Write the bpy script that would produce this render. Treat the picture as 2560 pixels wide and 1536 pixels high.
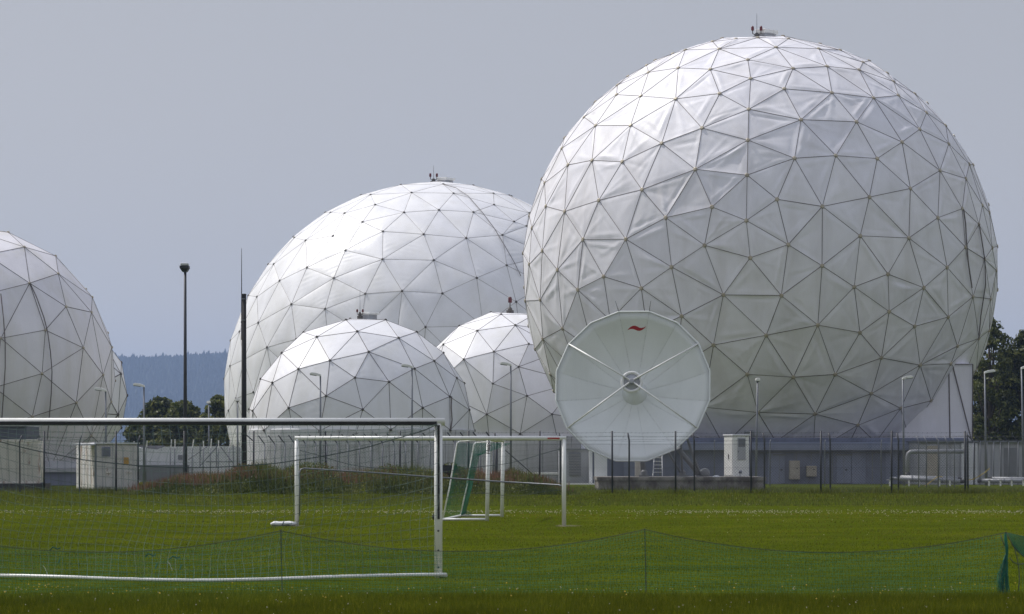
import bpy, bmesh, math, random
import numpy as np
from mathutils import Vector, Matrix

SC = bpy.context.scene
COL = SC.collection
for o in list(bpy.data.objects):
    bpy.data.objects.remove(o)

# ------------------------------------------------------------------ camera, sky, sun, exposure
F = 8700.0            # focal length in pixels of the 2560-pixel-wide photograph
HZ = 1151.0           # horizon row
EYE = 1.8             # eye height
cam = bpy.data.cameras.new("camera"); cam_o = bpy.data.objects.new("camera", cam); COL.objects.link(cam_o)
cam_o.location = (0, 0, EYE); cam_o.rotation_euler = (math.radians(90), 0, 0)
cam.sensor_width = 36.0; cam.lens = F / 2560.0 * 36.0
cam.shift_y = (HZ - 768.0) / 2560.0
cam.clip_start = 1.0; cam.clip_end = 20000.0
cam.dof.use_dof = True; cam.dof.focus_distance = 215.0; cam.dof.aperture_fstop = 9.0
SC.camera = cam_o

SUN = Vector((-0.50, 0.345, 0.79)).normalized()
w = bpy.data.worlds.new("World"); SC.world = w; w.use_nodes = True
nt = w.node_tree; bg = nt.nodes["Background"]
sky = nt.nodes.new("ShaderNodeTexSky"); sky.sky_type = 'NISHITA'; sky.sun_disc = False
sky.sun_elevation = math.asin(SUN.z); sky.sun_rotation = math.atan2(SUN.x, SUN.y)
sky.air_density = 1.0; sky.dust_density = 3.6; sky.ozone_density = 1.3
tc = nt.nodes.new("ShaderNodeTexCoord")
ma = nt.nodes.new("ShaderNodeVectorMath"); ma.operation = 'MULTIPLY_ADD'
ma.inputs[1].default_value = (1, 1, 0.85); ma.inputs[2].default_value = (0, 0, 0.19)
nt.links.new(tc.outputs["Generated"], ma.inputs[0])
nt.links.new(ma.outputs[0], sky.inputs[0])
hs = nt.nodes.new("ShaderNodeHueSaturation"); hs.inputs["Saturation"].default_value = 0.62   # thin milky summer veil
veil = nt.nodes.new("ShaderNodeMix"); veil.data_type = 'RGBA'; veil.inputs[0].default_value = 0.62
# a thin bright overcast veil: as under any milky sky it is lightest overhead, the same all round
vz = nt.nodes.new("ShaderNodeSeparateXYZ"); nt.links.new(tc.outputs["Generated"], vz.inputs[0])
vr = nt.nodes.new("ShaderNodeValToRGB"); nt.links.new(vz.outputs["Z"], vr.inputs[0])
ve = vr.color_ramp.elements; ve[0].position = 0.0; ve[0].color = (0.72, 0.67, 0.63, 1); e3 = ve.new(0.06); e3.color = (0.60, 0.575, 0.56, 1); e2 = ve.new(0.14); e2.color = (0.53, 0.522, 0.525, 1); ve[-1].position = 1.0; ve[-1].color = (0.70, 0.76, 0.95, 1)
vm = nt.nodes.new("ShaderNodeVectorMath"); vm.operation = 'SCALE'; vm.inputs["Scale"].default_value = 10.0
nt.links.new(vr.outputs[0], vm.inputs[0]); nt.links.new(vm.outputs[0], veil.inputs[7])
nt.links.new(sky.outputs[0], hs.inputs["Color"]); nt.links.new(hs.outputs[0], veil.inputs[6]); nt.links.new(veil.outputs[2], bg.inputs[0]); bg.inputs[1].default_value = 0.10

sl = bpy.data.lights.new("sun", 'SUN'); sl.energy = 3.15; sl.angle = math.radians(1.0); sl.color = (1.0, 0.965, 0.91)
so = bpy.data.objects.new("sun", sl); COL.objects.link(so)
so.location = (0, 0, 300); so.rotation_euler = (-SUN).to_track_quat('-Z', 'Y').to_euler()

vs = SC.view_settings
vs.view_transform = 'Standard'; vs.look = 'None'; vs.exposure = 0.0; vs.gamma = 1.0; vs.use_curve_mapping = False
SC.cycles.use_denoising = True
SC.cycles.max_bounces = 6; SC.cycles.diffuse_bounces = 3; SC.cycles.glossy_bounces = 2
SC.cycles.transparent_max_bounces = 16; SC.cycles.volume_bounces = 0

R_ = random.Random(11)
NP = np.random.default_rng(7)

def P(px, py, d):
    """world point seen at photograph pixel (px, py) at distance d"""
    return Vector(((px - 1280.0) * d / F, d, EYE + (HZ - py) * d / F))
def GX(px, d): return (px - 1280.0) * d / F
def GZ(py, d): return EYE + (HZ - py) * d / F

# ------------------------------------------------------------------ mesh helpers
class MB:
    def __init__(s): s.v = []; s.f = []
    def quad(s, a, b, c, d):
        n = len(s.v); s.v += [tuple(a), tuple(b), tuple(c), tuple(d)]; s.f.append((n, n+1, n+2, n+3)); return s
    def box(s, lo, hi, M=None, taper=None):
        x0, y0, z0 = lo; x1, y1, z1 = hi
        p = [(x0,y0,z0),(x1,y0,z0),(x1,y1,z0),(x0,y1,z0),(x0,y0,z1),(x1,y0,z1),(x1,y1,z1),(x0,y1,z1)]
        if M is not None: p = [tuple(M @ Vector(q)) for q in p]
        n = len(s.v); s.v += p
        s.f += [(n,n+3,n+2,n+1),(n+4,n+5,n+6,n+7),(n,n+1,n+5,n+4),(n+1,n+2,n+6,n+5),(n+2,n+3,n+7,n+6),(n+3,n,n+4,n+7)]
        return s
    def tube(s, pts, r, n=6, caps=True, sx=1.0):
        pts = [Vector(p) for p in pts]; rs = r if isinstance(r, (list, tuple)) else [r]*len(pts)
        base = len(s.v); prev = None
        for i, p in enumerate(pts):
            t = (pts[min(i+1, len(pts)-1)] - pts[max(i-1, 0)])
            if t.length < 1e-9: t = Vector((0, 0, 1))
            t.normalize()
            if prev is None:
                u = t.orthogonal().normalized()
                if abs(t.z) > 0.9: u = Vector((1, 0, 0)) - t * t.x; u.normalize()
            else:
                u = prev - t * prev.dot(t)
                u = u.normalized() if u.length > 1e-6 else t.orthogonal().normalized()
            prev = u; q = t.cross(u)
            for k in range(n):
                a = 2*math.pi*k/n
                s.v.append(tuple(p + u*(math.cos(a)*rs[i]) + q*(math.sin(a)*rs[i]*sx)))
        for i in range(len(pts)-1):
            for k in range(n):
                a = base+i*n+k; b = base+i*n+(k+1) % n
                s.f.append((a, b, b+n, a+n))
        if caps and n > 2:
            s.f.append(tuple(base+k for k in reversed(range(n))))
            e = base+(len(pts)-1)*n; s.f.append(tuple(e+k for k in range(n)))
        return s
    def lathe(s, prof, M, n=24):
        base = len(s.v)
        for r, z in prof:
            for k in range(n):
                a = 2*math.pi*k/n; s.v.append(tuple(M @ Vector((r*math.cos(a), r*math.sin(a), z))))
        for i in range(len(prof)-1):
            for k in range(n):
                a = base+i*n+k; b = base+i*n+(k+1) % n
                s.f.append((a, b, b+n, a+n))
        s.f.append(tuple(base+k for k in reversed(range(n))))
        e = base+(len(prof)-1)*n; s.f.append(tuple(e+k for k in range(n)))
        return s
    def prism(s, outline, t, M):
        """outline: 2-D points (x, z), extruded by t along local y"""
        n = len(outline); b = len(s.v)
        s.v += [tuple(M @ Vector((x, 0, z))) for x, z in outline] + [tuple(M @ Vector((x, t, z))) for x, z in outline]
        s.f.append(tuple(range(b, b+n))); s.f.append(tuple(range(b+2*n-1, b+n-1, -1)))
        for k in range(n):
            j = (k+1) % n; s.f.append((b+j, b+k, b+n+k, b+n+j))
        return s
    def build(s, name, m, parent=None, smooth=False, bevel=0.0):
        me = bpy.data.meshes.new(name); me.from_pydata(s.v, [], s.f); me.update()
        return link(name, me, m, parent, smooth, bevel)

def link(name, me, m, parent=None, smooth=False, bevel=0.0):
    if m is not None: me.materials.append(m)
    if smooth: me.polygons.foreach_set("use_smooth", [True]*len(me.polygons))
    o = bpy.data.objects.new(name, me); COL.objects.link(o)
    if parent is not None:
        o.parent = parent
        o.matrix_parent_inverse = Matrix.Translation(-parent.location)
    if bevel:
        b = o.modifiers.new("bevel", 'BEVEL'); b.width = bevel; b.segments = 2; b.limit_method = 'ANGLE'
    return o

def tag(o, label=None, cat=None, group=None, kind=None):
    if label: o["label"] = label
    if cat: o["category"] = cat
    if group: o["group"] = group
    if kind: o["kind"] = kind
    return o
def thing(name, label, cat, loc=(0, 0, 0), group=None):
    o = bpy.data.objects.new(name, None); COL.objects.link(o); o.location = loc
    o.empty_display_size = 0.2
    return tag(o, label, cat, group)

# ------------------------------------------------------------------ materials
def newmat(name):
    m = bpy.data.materials.new(name); m.use_nodes = True
    return m, m.node_tree, m.node_tree.nodes["Principled BSDF"]
def N(nt, t, **k):
    n = nt.nodes.new(t)
    for a, b in k.items(): setattr(n, a, b)
    return n
def ramp(nt, stops):
    r = nt.nodes.new("ShaderNodeValToRGB"); e = r.color_ramp.elements
    while len(e) < len(stops): e.new(0.5)
    for i, (p, c) in enumerate(stops):
        e[i].position = p; e[i].color = (c[0], c[1], c[2], 1) if not isinstance(c, float) else (c, c, c, 1)
    return r
def coords(nt, scale=(1, 1, 1)):
    g = nt.nodes.new("ShaderNodeNewGeometry"); mp = nt.nodes.new("ShaderNodeMapping")
    mp.inputs["Scale"].default_value = scale; nt.links.new(g.outputs["Position"], mp.inputs["Vector"])
    return mp.outputs[0]
def simple(name, col, rough=0.6, metal=0.0, var=0.12, vscale=(2, 2, 2), bump=0.0, dirt=None, dscale=(1.2, 1.2, 0.25), damt=(0.5, 0.75)):
    """colour with wear: noise-varied value, optional streaky dirt colour, optional bump"""
    m, nt, b = newmat(name)
    b.inputs["Roughness"].default_value = rough; b.inputs["Metallic"].default_value = metal
    n1 = N(nt, "ShaderNodeTexNoise"); n1.inputs["Scale"].default_value = 1.0; n1.inputs["Detail"].default_value = 5
    nt.links.new(coords(nt, vscale), n1.inputs["Vector"])
    lo = tuple(c*(1-var) for c in col); hi = tuple(min(1, c*(1+var)) for c in col)
    r = ramp(nt, [(0.3, lo), (0.7, hi)]); nt.links.new(n1.outputs[0], r.inputs[0])
    out = r.outputs[0]
    if dirt:
        n2 = N(nt, "ShaderNodeTexNoise"); n2.inputs["Scale"].default_value = 1.0; n2.inputs["Detail"].default_value = 6; n2.inputs["Roughness"].default_value = 0.65
        nt.links.new(coords(nt, dscale), n2.inputs["Vector"])
        r2 = ramp(nt, [(damt[0], 0.0), (damt[1], 1.0)]); nt.links.new(n2.outputs[0], r2.inputs[0])
        mx = N(nt, "ShaderNodeMix", data_type='RGBA'); nt.links.new(r2.outputs[0], mx.inputs[0])
        nt.links.new(out, mx.inputs[6]); mx.inputs[7].default_value = (*dirt, 1); out = mx.outputs[2]
    nt.links.new(out, b.inputs["Base Color"])
    if bump:
        bp = N(nt, "ShaderNodeBump"); bp.inputs["Strength"].default_value = bump; bp.inputs["Distance"].default_value = 0.02
        nt.links.new(n1.outputs[0], bp.inputs["Height"]); nt.links.new(bp.outputs[0], b.inputs["Normal"])
    return m

def fabric(name, col, rough, streak, spec=0.5):
    m, nt, b = newmat(name)
    b.inputs["Specular IOR Level"].default_value = spec
    n1 = N(nt, "ShaderNodeTexNoise"); n1.inputs["Scale"].default_value = 1; n1.inputs["Detail"].default_value = 6; n1.inputs["Roughness"].default_value = 0.6
    nt.links.new(coords(nt, (0.55, 0.55, 0.07)), n1.inputs["Vector"])
    r1 = ramp(nt, [(0.46, 0.0), (0.78, 1.0)]); nt.links.new(n1.outputs[0], r1.inputs[0])
    mx = N(nt, "ShaderNodeMix", data_type='RGBA'); mx.inputs[6].default_value = (*col, 1); mx.inputs[7].default_value = (*streak, 1)
    nt.links.new(r1.outputs[0], mx.inputs[0])
    n3 = N(nt, "ShaderNodeTexNoise"); n3.inputs["Scale"].default_value = 1; n3.inputs["Detail"].default_value = 8
    nt.links.new(coords(nt, (0.9, 0.9, 0.6)), n3.inputs["Vector"])
    r3 = ramp(nt, [(0.3, 0.93), (0.7, 1.0)]); nt.links.new(n3.outputs[0], r3.inputs[0])
    m2 = N(nt, "ShaderNodeMix", data_type='RGBA', blend_type='MULTIPLY'); m2.inputs[0].default_value = 1
    nt.links.new(mx.outputs[2], m2.inputs[6]); nt.links.new(r3.outputs[0], m2.inputs[7])
    # every panel is its own length of cloth: a slightly different white
    oi = N(nt, "ShaderNodeObjectInfo"); r4 = ramp(nt, [(0.0, (0.95, 0.955, 0.965)), (1.0, (1.0, 1.0, 0.99))])
    nt.links.new(oi.outputs["Random"], r4.inputs[0])
    m3 = N(nt, "ShaderNodeMix", data_type='RGBA', blend_type='MULTIPLY'); m3.inputs[0].default_value = 1
    nt.links.new(m2.outputs[2], m3.inputs[6]); nt.links.new(r4.outputs[0], m3.inputs[7])
    nt.links.new(m3.outputs[2], b.inputs["Base Color"])
    rr = N(nt, "ShaderNodeMapRange"); rr.inputs["From Min"].default_value = 0.3; rr.inputs["From Max"].default_value = 0.7
    rr.inputs["To Min"].default_value = rough-0.05; rr.inputs["To Max"].default_value = rough+0.12
    nt.links.new(n3.outputs[0], rr.inputs["Value"]); nt.links.new(rr.outputs[0], b.inputs["Roughness"])
    n2 = N(nt, "ShaderNodeTexNoise"); n2.inputs["Scale"].default_value = 1; n2.inputs["Detail"].default_value = 4
    nt.links.new(coords(nt, (3.0, 3.0, 1.4)), n2.inputs["Vector"])
    bp = N(nt, "ShaderNodeBump"); bp.inputs["Strength"].default_value = 0.25; bp.inputs["Distance"].default_value = 0.03
    nt.links.new(n2.outputs[0], bp.inputs["Height"]); nt.links.new(bp.outputs[0], b.inputs["Normal"])
    return m

def leafmat(name, cols, trans=0.35, nscale=0.5, rough=0.6):
    """foliage: colour varied per leaf and in patches, some light passing through"""
    m, nt, b = newmat(name)
    g = N(nt, "ShaderNodeNewGeometry")
    n1 = N(nt, "ShaderNodeTexNoise"); n1.inputs["Scale"].default_value = nscale; n1.inputs["Detail"].default_value = 4
    nt.links.new(g.outputs["Position"], n1.inputs["Vector"])
    ad = N(nt, "ShaderNodeMath", operation='MULTIPLY_ADD'); ad.inputs[1].default_value = 0.5
    nt.links.new(g.outputs["Random Per Island"], ad.inputs[0])
    sb = N(nt, "ShaderNodeMath", operation='MULTIPLY_ADD'); sb.inputs[1].default_value = 1.3; sb.inputs[2].default_value = -0.4
    nt.links.new(n1.outputs[0], sb.inputs[0]); nt.links.new(sb.outputs[0], ad.inputs[2])
    r = ramp(nt, [(i/(len(cols)-1), c) for i, c in enumerate(cols)]); nt.links.new(ad.outputs[0], r.inputs[0])
    nt.links.new(r.outputs[0], b.inputs["Base Color"]); b.inputs["Roughness"].default_value = rough
    b.inputs["Specular IOR Level"].default_value = 0.3
    t = N(nt, "ShaderNodeBsdfTranslucent"); nt.links.new(r.outputs[0], t.inputs[0])
    ms = N(nt, "ShaderNodeMixShader"); ms.inputs[0].default_value = trans
    nt.links.new(b.outputs[0], ms.inputs[1]); nt.links.new(t.outputs[0], ms.inputs[2])
    nt.links.new(ms.outputs[0], nt.nodes["Material Output"].inputs[0])
    return m

M = {}
M['fab_giant'] = fabric("fabric_giant", (0.865, 0.85, 0.895), 0.48, (0.745, 0.72, 0.735), 0.4)
M['fab_rear'] = fabric("fabric_rear", (0.88, 0.875, 0.90), 0.38, (0.82, 0.81, 0.80), 0.45)
M['fab_small'] = fabric("fabric_small", (0.87, 0.865, 0.895), 0.46, (0.78, 0.77, 0.75), 0.4)
M['fab_left'] = fabric("fabric_left", (0.82, 0.80, 0.84), 0.48, (0.70, 0.675, 0.64), 0.35)
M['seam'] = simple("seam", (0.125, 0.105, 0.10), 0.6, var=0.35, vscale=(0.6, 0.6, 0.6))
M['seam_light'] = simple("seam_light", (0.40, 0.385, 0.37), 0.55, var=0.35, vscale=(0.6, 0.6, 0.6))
M['hub'] = simple("hub_metal", (0.44, 0.39, 0.30), 0.5, 0.2, var=0.3, vscale=(5, 5, 5))
M['hub_dark'] = simple("hub_dark", (0.10, 0.09, 0.08), 0.6, 0.2, var=0.3, vscale=(5, 5, 5))
M['white'] = simple("white_paint", (0.82, 0.82, 0.80), 0.35, var=0.05, vscale=(3, 3, 3), dirt=(0.5, 0.48, 0.42), damt=(0.58, 0.85))
M['goalwhite'] = simple("goal_white", (0.86, 0.86, 0.84), 0.35, var=0.04, vscale=(9, 9, 3), dirt=(0.55, 0.55, 0.48), dscale=(9, 9, 2), damt=(0.62, 0.85))
M['greypole'] = simple("galvanised", (0.19, 0.20, 0.225), 0.5, 0.3, var=0.15, vscale=(4, 4, 1))
M['wire'] = simple("wire", (0.055, 0.057, 0.065), 0.6, 0.1, var=0.2, vscale=(1, 1, 1))
M['darkpost'] = simple("dark_post", (0.045, 0.047, 0.055), 0.55, 0.2, var=0.25, vscale=(3, 3, 1))
M['blackwood'] = simple("tarred_wood", (0.022, 0.02, 0.02), 0.75, var=0.4, vscale=(12, 12, 0.6), bump=0.5)
M['rubber'] = simple("black_plastic", (0.02, 0.02, 0.022), 0.6, var=0.2)
M['red'] = simple("red_glass", (0.10, 0.006, 0.008), 0.25, var=0.2)
M['redmark'] = simple("red_print", (0.42, 0.015, 0.02), 0.45, var=0.05)
M['dish'] = simple("dish_paint", (0.80, 0.825, 0.815), 0.55, var=0.03, vscale=(0.8, 0.8, 0.8), dirt=(0.74, 0.765, 0.75), dscale=(0.8, 0.8, 0.15), damt=(0.5, 0.8))
M['dishseam'] = simple("dish_seam", (0.68, 0.70, 0.69), 0.6, var=0.5, vscale=(9, 9, 9))
M['concrete'] = simple("concrete", (0.27, 0.25, 0.23), 0.85, var=0.2, vscale=(1.6, 1.6, 1.0), bump=0.4, dirt=(0.09, 0.075, 0.065), dscale=(0.9, 0.9, 0.55), damt=(0.42, 0.58))
M['blueconc'] = simple("blue_render", (0.185, 0.205, 0.285), 0.8, var=0.1, vscale=(0.7, 0.7, 0.5), dirt=(0.13, 0.145, 0.20), dscale=(0.8, 0.8, 0.2), damt=(0.5, 0.72))
M['bluelip'] = simple("blue_lip", (0.24, 0.265, 0.355), 0.75, var=0.08, vscale=(0.7, 0.7, 0.5), dirt=(0.17, 0.20, 0.29), dscale=(0.8, 0.8, 0.2), damt=(0.5, 0.72))
M['greywall'] = simple("grey_cladding", (0.42, 0.43, 0.46), 0.6, var=0.06, vscale=(0.6, 0.6, 0.4), dirt=(0.32, 0.32, 0.33), damt=(0.5, 0.75))
M['drumgrey'] = simple('drum_cladding', (0.58, 0.585, 0.60), 0.6, var=0.05, vscale=(0.6, 0.6, 0.3), dirt=(0.46, 0.455, 0.45), damt=(0.5, 0.75))
M['creamgrey'] = simple('cream_grey', (0.62, 0.60, 0.57), 0.6, var=0.06, dirt=(0.3, 0.2, 0.13), dscale=(2, 2, 0.8), damt=(0.62, 0.72))
M['greydark'] = simple("grey_panel_dark", (0.19, 0.20, 0.22), 0.6, var=0.1)
M['tan'] = simple("tan_paint", (0.42, 0.37, 0.29), 0.6, var=0.08)
M['cream'] = simple("cream_container", (0.60, 0.585, 0.52), 0.6, var=0.07, vscale=(1, 1, 0.5), dirt=(0.23, 0.13, 0.08), dscale=(1.6, 1.6, 0.7), damt=(0.60, 0.70))
M['rusty'] = simple("rusty_container", (0.78, 0.75, 0.69), 0.7, var=0.1, vscale=(1, 1, 0.5), dirt=(0.30, 0.17, 0.10), dscale=(3.0, 3.0, 0.7), damt=(0.52, 0.66))
M['bluegrey'] = simple("bluegrey_hut", (0.10, 0.11, 0.145), 0.7, var=0.1)
M['yellow'] = simple("yellow_sign", (0.50, 0.28, 0.03), 0.5, var=0.12, vscale=(4, 4, 4))
M['hose'] = simple("yellow_hose", (0.55, 0.40, 0.06), 0.5, var=0.1)
M['pipe'] = simple("aluminium_lagging", (0.27, 0.28, 0.30), 0.5, 0.1, var=0.08, vscale=(3, 3, 3))
M['pale'] = simple("pale_sheet", (0.66, 0.67, 0.69), 0.6, var=0.06)
M['roofgrey'] = simple("roof_grey", (0.13, 0.13, 0.145), 0.7, var=0.12)
M['net'] = simple("net_twine", (0.12, 0.18, 0.16), 0.7, var=0.3, vscale=(2, 2, 2))
M['netdark'] = simple("net_twine_dark", (0.06, 0.085, 0.085), 0.7, var=0.3, vscale=(2, 2, 2))
M['netgreen'] = simple("green_net", (0.02, 0.20, 0.125), 0.7, var=0.25, vscale=(2, 2, 2))
M['netteal'] = simple("teal_net", (0.012, 0.11, 0.10), 0.7, var=0.35, vscale=(6, 6, 3))
M['trunk'] = simple("bark", (0.07, 0.055, 0.04), 0.9, var=0.3, vscale=(4, 4, 1), bump=0.4)
M['leaf_dark'] = leafmat("leaf_dark", [(0.012, 0.020, 0.008), (0.032, 0.046, 0.012), (0.12, 0.135, 0.032), (0.27, 0.26, 0.08)], 0.35, 0.9)
M['leaf_mid'] = leafmat("leaf_mid", [(0.02, 0.032, 0.010), (0.05, 0.066, 0.016), (0.15, 0.165, 0.045), (0.32, 0.31, 0.11)], 0.35, 0.9)
M['forest'] = leafmat("forest", [(0.012, 0.022, 0.015), (0.022, 0.036, 0.022), (0.035, 0.05, 0.03)], 0.1, 0.01)
M['weed'] = leafmat("weed", [(0.030, 0.045, 0.007), (0.068, 0.090, 0.016), (0.13, 0.15, 0.036), (0.27, 0.26, 0.09)], 0.35, 0.35)
M['sorrel'] = leafmat("sorrel", [(0.08, 0.05, 0.03), (0.16, 0.085, 0.052), (0.22, 0.12, 0.075), (0.30, 0.22, 0.13)], 0.3, 0.3)
M['flower'] = simple("clover_white", (0.50, 0.46, 0.36), 0.7, var=0.15)
M['buttercup'] = simple("buttercup", (0.65, 0.42, 0.02), 0.6, var=0.1)

def ground_mat():
    m, nt, b = newmat("meadow")
    b.inputs["Roughness"].default_value = 1.0; b.inputs["Specular IOR Level"].default_value = 0.0
    n1 = N(nt, "ShaderNodeTexNoise"); n1.inputs["Scale"].default_value = 1; n1.inputs["Detail"].default_value = 8; n1.inputs["Roughness"].default_value = 0.65
    nt.links.new(coords(nt, (0.3, 0.3, 0.3)), n1.inputs["Vector"])
    r = ramp(nt, [(0.25, (0.035, 0.046, 0.002)), (0.5, (0.06, 0.08, 0.003)), (0.75, (0.095, 0.105, 0.006))])
    nt.links.new(n1.outputs[0], r.inputs[0]); nt.links.new(r.outputs[0], b.inputs["Base Color"])
    return m
M['ground'] = ground_mat()

def lawn_mat():
    """grass blades: mown strips and dry patches by place, each blade its own tone"""
    m, nt, b = newmat("lawn_blades")
    g = N(nt, "ShaderNodeNewGeometry"); sx = N(nt, "ShaderNodeSeparateXYZ"); nt.links.new(g.outputs["Position"], sx.inputs[0])
    n1 = N(nt, "ShaderNodeTexNoise"); n1.inputs["Scale"].default_value = 1; n1.inputs["Detail"].default_value = 5
    nt.links.new(coords(nt, (0.10, 0.16, 0.1)), n1.inputs["Vector"])
    jit = N(nt, "ShaderNodeMath", operation='MULTIPLY_ADD'); jit.inputs[1].default_value = 14.0
    nt.links.new(n1.outputs[0], jit.inputs[0]); nt.links.new(sx.outputs["Y"], jit.inputs[2])
    mr = N(nt, "ShaderNodeMapRange"); mr.inputs["From Min"].default_value = 37; mr.inputs["From Max"].default_value = 237
    nt.links.new(jit.outputs[0], mr.inputs["Value"])
    lush = (0.078, 0.116, 0.018); olive = (0.120, 0.127, 0.030); dark = (0.088, 0.106, 0.025); dry = (0.16, 0.14, 0.03); rough = (0.095, 0.105, 0.02)
    def at(d): return (d+7-37)/200.0
    r = ramp(nt, [(at(36), (0.088, 0.102, 0.010)), (at(44.5), (0.092, 0.108, 0.010)), (at(47), (0.090, 0.120, 0.018)), (at(55), lush), (at(66), (0.082, 0.110, 0.017)), (at(74), dark),
                  (at(84), olive), (at(97), (0.102, 0.116, 0.027)), (at(103), olive), (at(114), dry), (at(122), (0.122, 0.132, 0.032)), (at(140), (0.102, 0.124, 0.030)), (at(165), rough), (at(200), (0.09, 0.108, 0.016))])
    nt.links.new(mr.outputs[0], r.inputs[0])
    n2 = N(nt, "ShaderNodeTexNoise"); n2.inputs["Scale"].default_value = 1; n2.inputs["Detail"].default_value = 7; n2.inputs["Roughness"].default_value = 0.6
    nt.links.new(coords(nt, (0.55, 0.22, 0.5)), n2.inputs["Vector"])
    r2 = ramp(nt, [(0.25, 0.78), (0.5, 1.12), (0.75, 1.5)]); nt.links.new(n2.outputs[0], r2.inputs[0])
    mu = N(nt, "ShaderNodeMix", data_type='RGBA', blend_type='MULTIPLY'); mu.inputs[0].default_value = 1
    nt.links.new(r.outputs[0], mu.inputs[6]); nt.links.new(r2.outputs[0], mu.inputs[7])
    r3 = ramp(nt, [(0.0, (0.75, 0.78, 0.75)), (0.6, (1.0, 1.0, 1.05)), (0.9, (1.35, 1.25, 1.1)), (1.0, (2.2, 1.75, 1.8))]); nt.links.new(g.outputs["Random Per Island"], r3.inputs[0])
    m2 = N(nt, "ShaderNodeMix", data_type='RGBA', blend_type='MULTIPLY'); m2.inputs[0].default_value = 1
    nt.links.new(mu.outputs[2], m2.inputs[6]); nt.links.new(r3.outputs[0], m2.inputs[7])
    nt.links.new(m2.outputs[2], b.inputs["Base Color"]); b.inputs["Roughness"].default_value = 0.9; b.inputs["Specular IOR Level"].default_value = 0.0
    t = N(nt, "ShaderNodeBsdfTranslucent"); nt.links.new(m2.outputs[2], t.inputs[0])
    ms = N(nt, "ShaderNodeMixShader"); ms.inputs[0].default_value = 0.35
    nt.links.new(b.outputs[0], ms.inputs[1]); nt.links.new(t.outputs[0], ms.inputs[2])
    nt.links.new(ms.outputs[0], nt.nodes["Material Output"].inputs[0])
    return m
M['lawn'] = lawn_mat()

# ------------------------------------------------------------------ ground, hill, forest
gm = MB(); gm.quad((-5200, -120, 0), (5200, -120, 0), (5200, 10500, 0), (-5200, 10500, 0))
tag(gm.build("ground", M['ground']), kind='structure')

def tri_soup(name, V, mat, parent=None, per=3):
    """V: (n*per, 3) array of loose triangles (per=3) or quads (per=4) as one mesh"""
    n = len(V)//per; me = bpy.data.meshes.new(name)
    me.vertices.add(len(V)); me.vertices.foreach_set("co", np.ascontiguousarray(V, dtype=np.float32).ravel())
    me.loops.add(len(V)); me.loops.foreach_set("vertex_index", np.arange(len(V), dtype=np.int32))
    me.polygons.add(n); me.polygons.foreach_set("loop_start", np.arange(0, n*per, per, dtype=np.int32))
    me.update(calc_edges=True)
    return link(name, me, mat, parent)

def hill_h(x, y):
    x, y = x/2.0, y/2.0
    ridge = 128 - (x + 480)*0.042 + 5*np.sin(x/170.0+1) + 3*np.sin(x/61.0)
    ridge = np.where(x > 100, np.maximum(ridge, 80), ridge)
    t = np.clip((y-3250)/750.0, 0, 1); t2 = np.clip((y-4050)/1000.0, 0, 1)
    return 2.0*(np.maximum((t**1.25)*ridge*(1-0.5*t2)-1.0, -1.0) + t*4*np.sin(x/90.0+y/140.0))
hx = np.linspace(-3000, 3000, 61); hy = np.linspace(6480, 10100, 37)
hv = [(float(a), float(b_), float(hill_h(a, b_))) for b_ in hy for a in hx]
hf = [(j*61+i, j*61+i+1, (j+1)*61+i+1, (j+1)*61+i) for j in range(36) for i in range(60)]
hm = MB(); hm.v = hv; hm.f = hf
tag(hm.build("hill", M['forest'], smooth=True), kind='structure')
def forest():
    n = 26000
    x = NP.uniform(-2000, 2000, n); y = 6600 + 1800*NP.random(n)**0.8
    # denser where the gap between the domes shows the slope
    k = 11000; x[:k] = NP.uniform(-1240, -360, k)
    z = hill_h(x, y); h = NP.uniform(8, 17, n)*np.where(NP.random(n) < .12, 1.45, 1); r = h*NP.uniform(0.26, 0.48, n); a0 = NP.uniform(0, 6.28, n)
    out = []
    for lo, hi, rr in ((0.1, 0.72, 1.0), (0.45, 1.0, 0.62)):
        for kk in range(4):
            a = a0 + kk*math.pi/2; b = a + math.pi/2
            t = np.stack([x+r*.1, y, z+h*hi], 1)
            p = np.stack([x+np.cos(a)*r*rr, y+np.sin(a)*r*rr, z+h*lo], 1); q = np.stack([x+np.cos(b)*r*rr, y+np.sin(b)*r*rr, z+h*lo], 1)
            out.append(np.stack([p, q, t], 1))
    V = np.concatenate(out, 1).reshape(-1, 3) if False else np.concatenate(out, 0).reshape(-1, 3)
    tag(tri_soup("forest", V, M['forest']), "dark conifer forest covering the distant blue hill", "forest", kind='stuff')
forest()

# ------------------------------------------------------------------ radomes
def relax_nodes(fixed, spacing, seed):
    """unit vectors: the given nodes plus an even spread of others over the rest of the ball"""
    rng = np.random.default_rng(seed)
    n = int(4*math.pi/(0.866*spacing**2)); i = np.arange(n)+0.5
    ph = np.arccos(1-2*i/n); th = math.pi*(1+5**0.5)*i + seed
    free = np.stack([np.cos(th)*np.sin(ph), np.sin(th)*np.sin(ph), np.cos(ph)], 1)
    if len(fixed):
        dmin = np.sqrt(((free[:, None]-fixed[None])**2).sum(2)).min(1)
        free = free[dmin > 0.74*spacing]
    free += rng.normal(0, 0.1*spacing, free.shape); free /= np.linalg.norm(free, axis=1)[:, None]
    for it in range(30):
        allp = np.concatenate([fixed, free])
        d = free[:, None]-allp[None]; L = np.sqrt((d**2).sum(2))+1e-9
        push = np.clip(1.02*spacing-L, 0, None); push[L < 1e-6] = 0
        free = free + 0.3*(d/L[..., None]*push[..., None]).sum(1)
        free /= np.linalg.norm(free, axis=1)[:, None]
    return np.concatenate([fixed, free])

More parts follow.
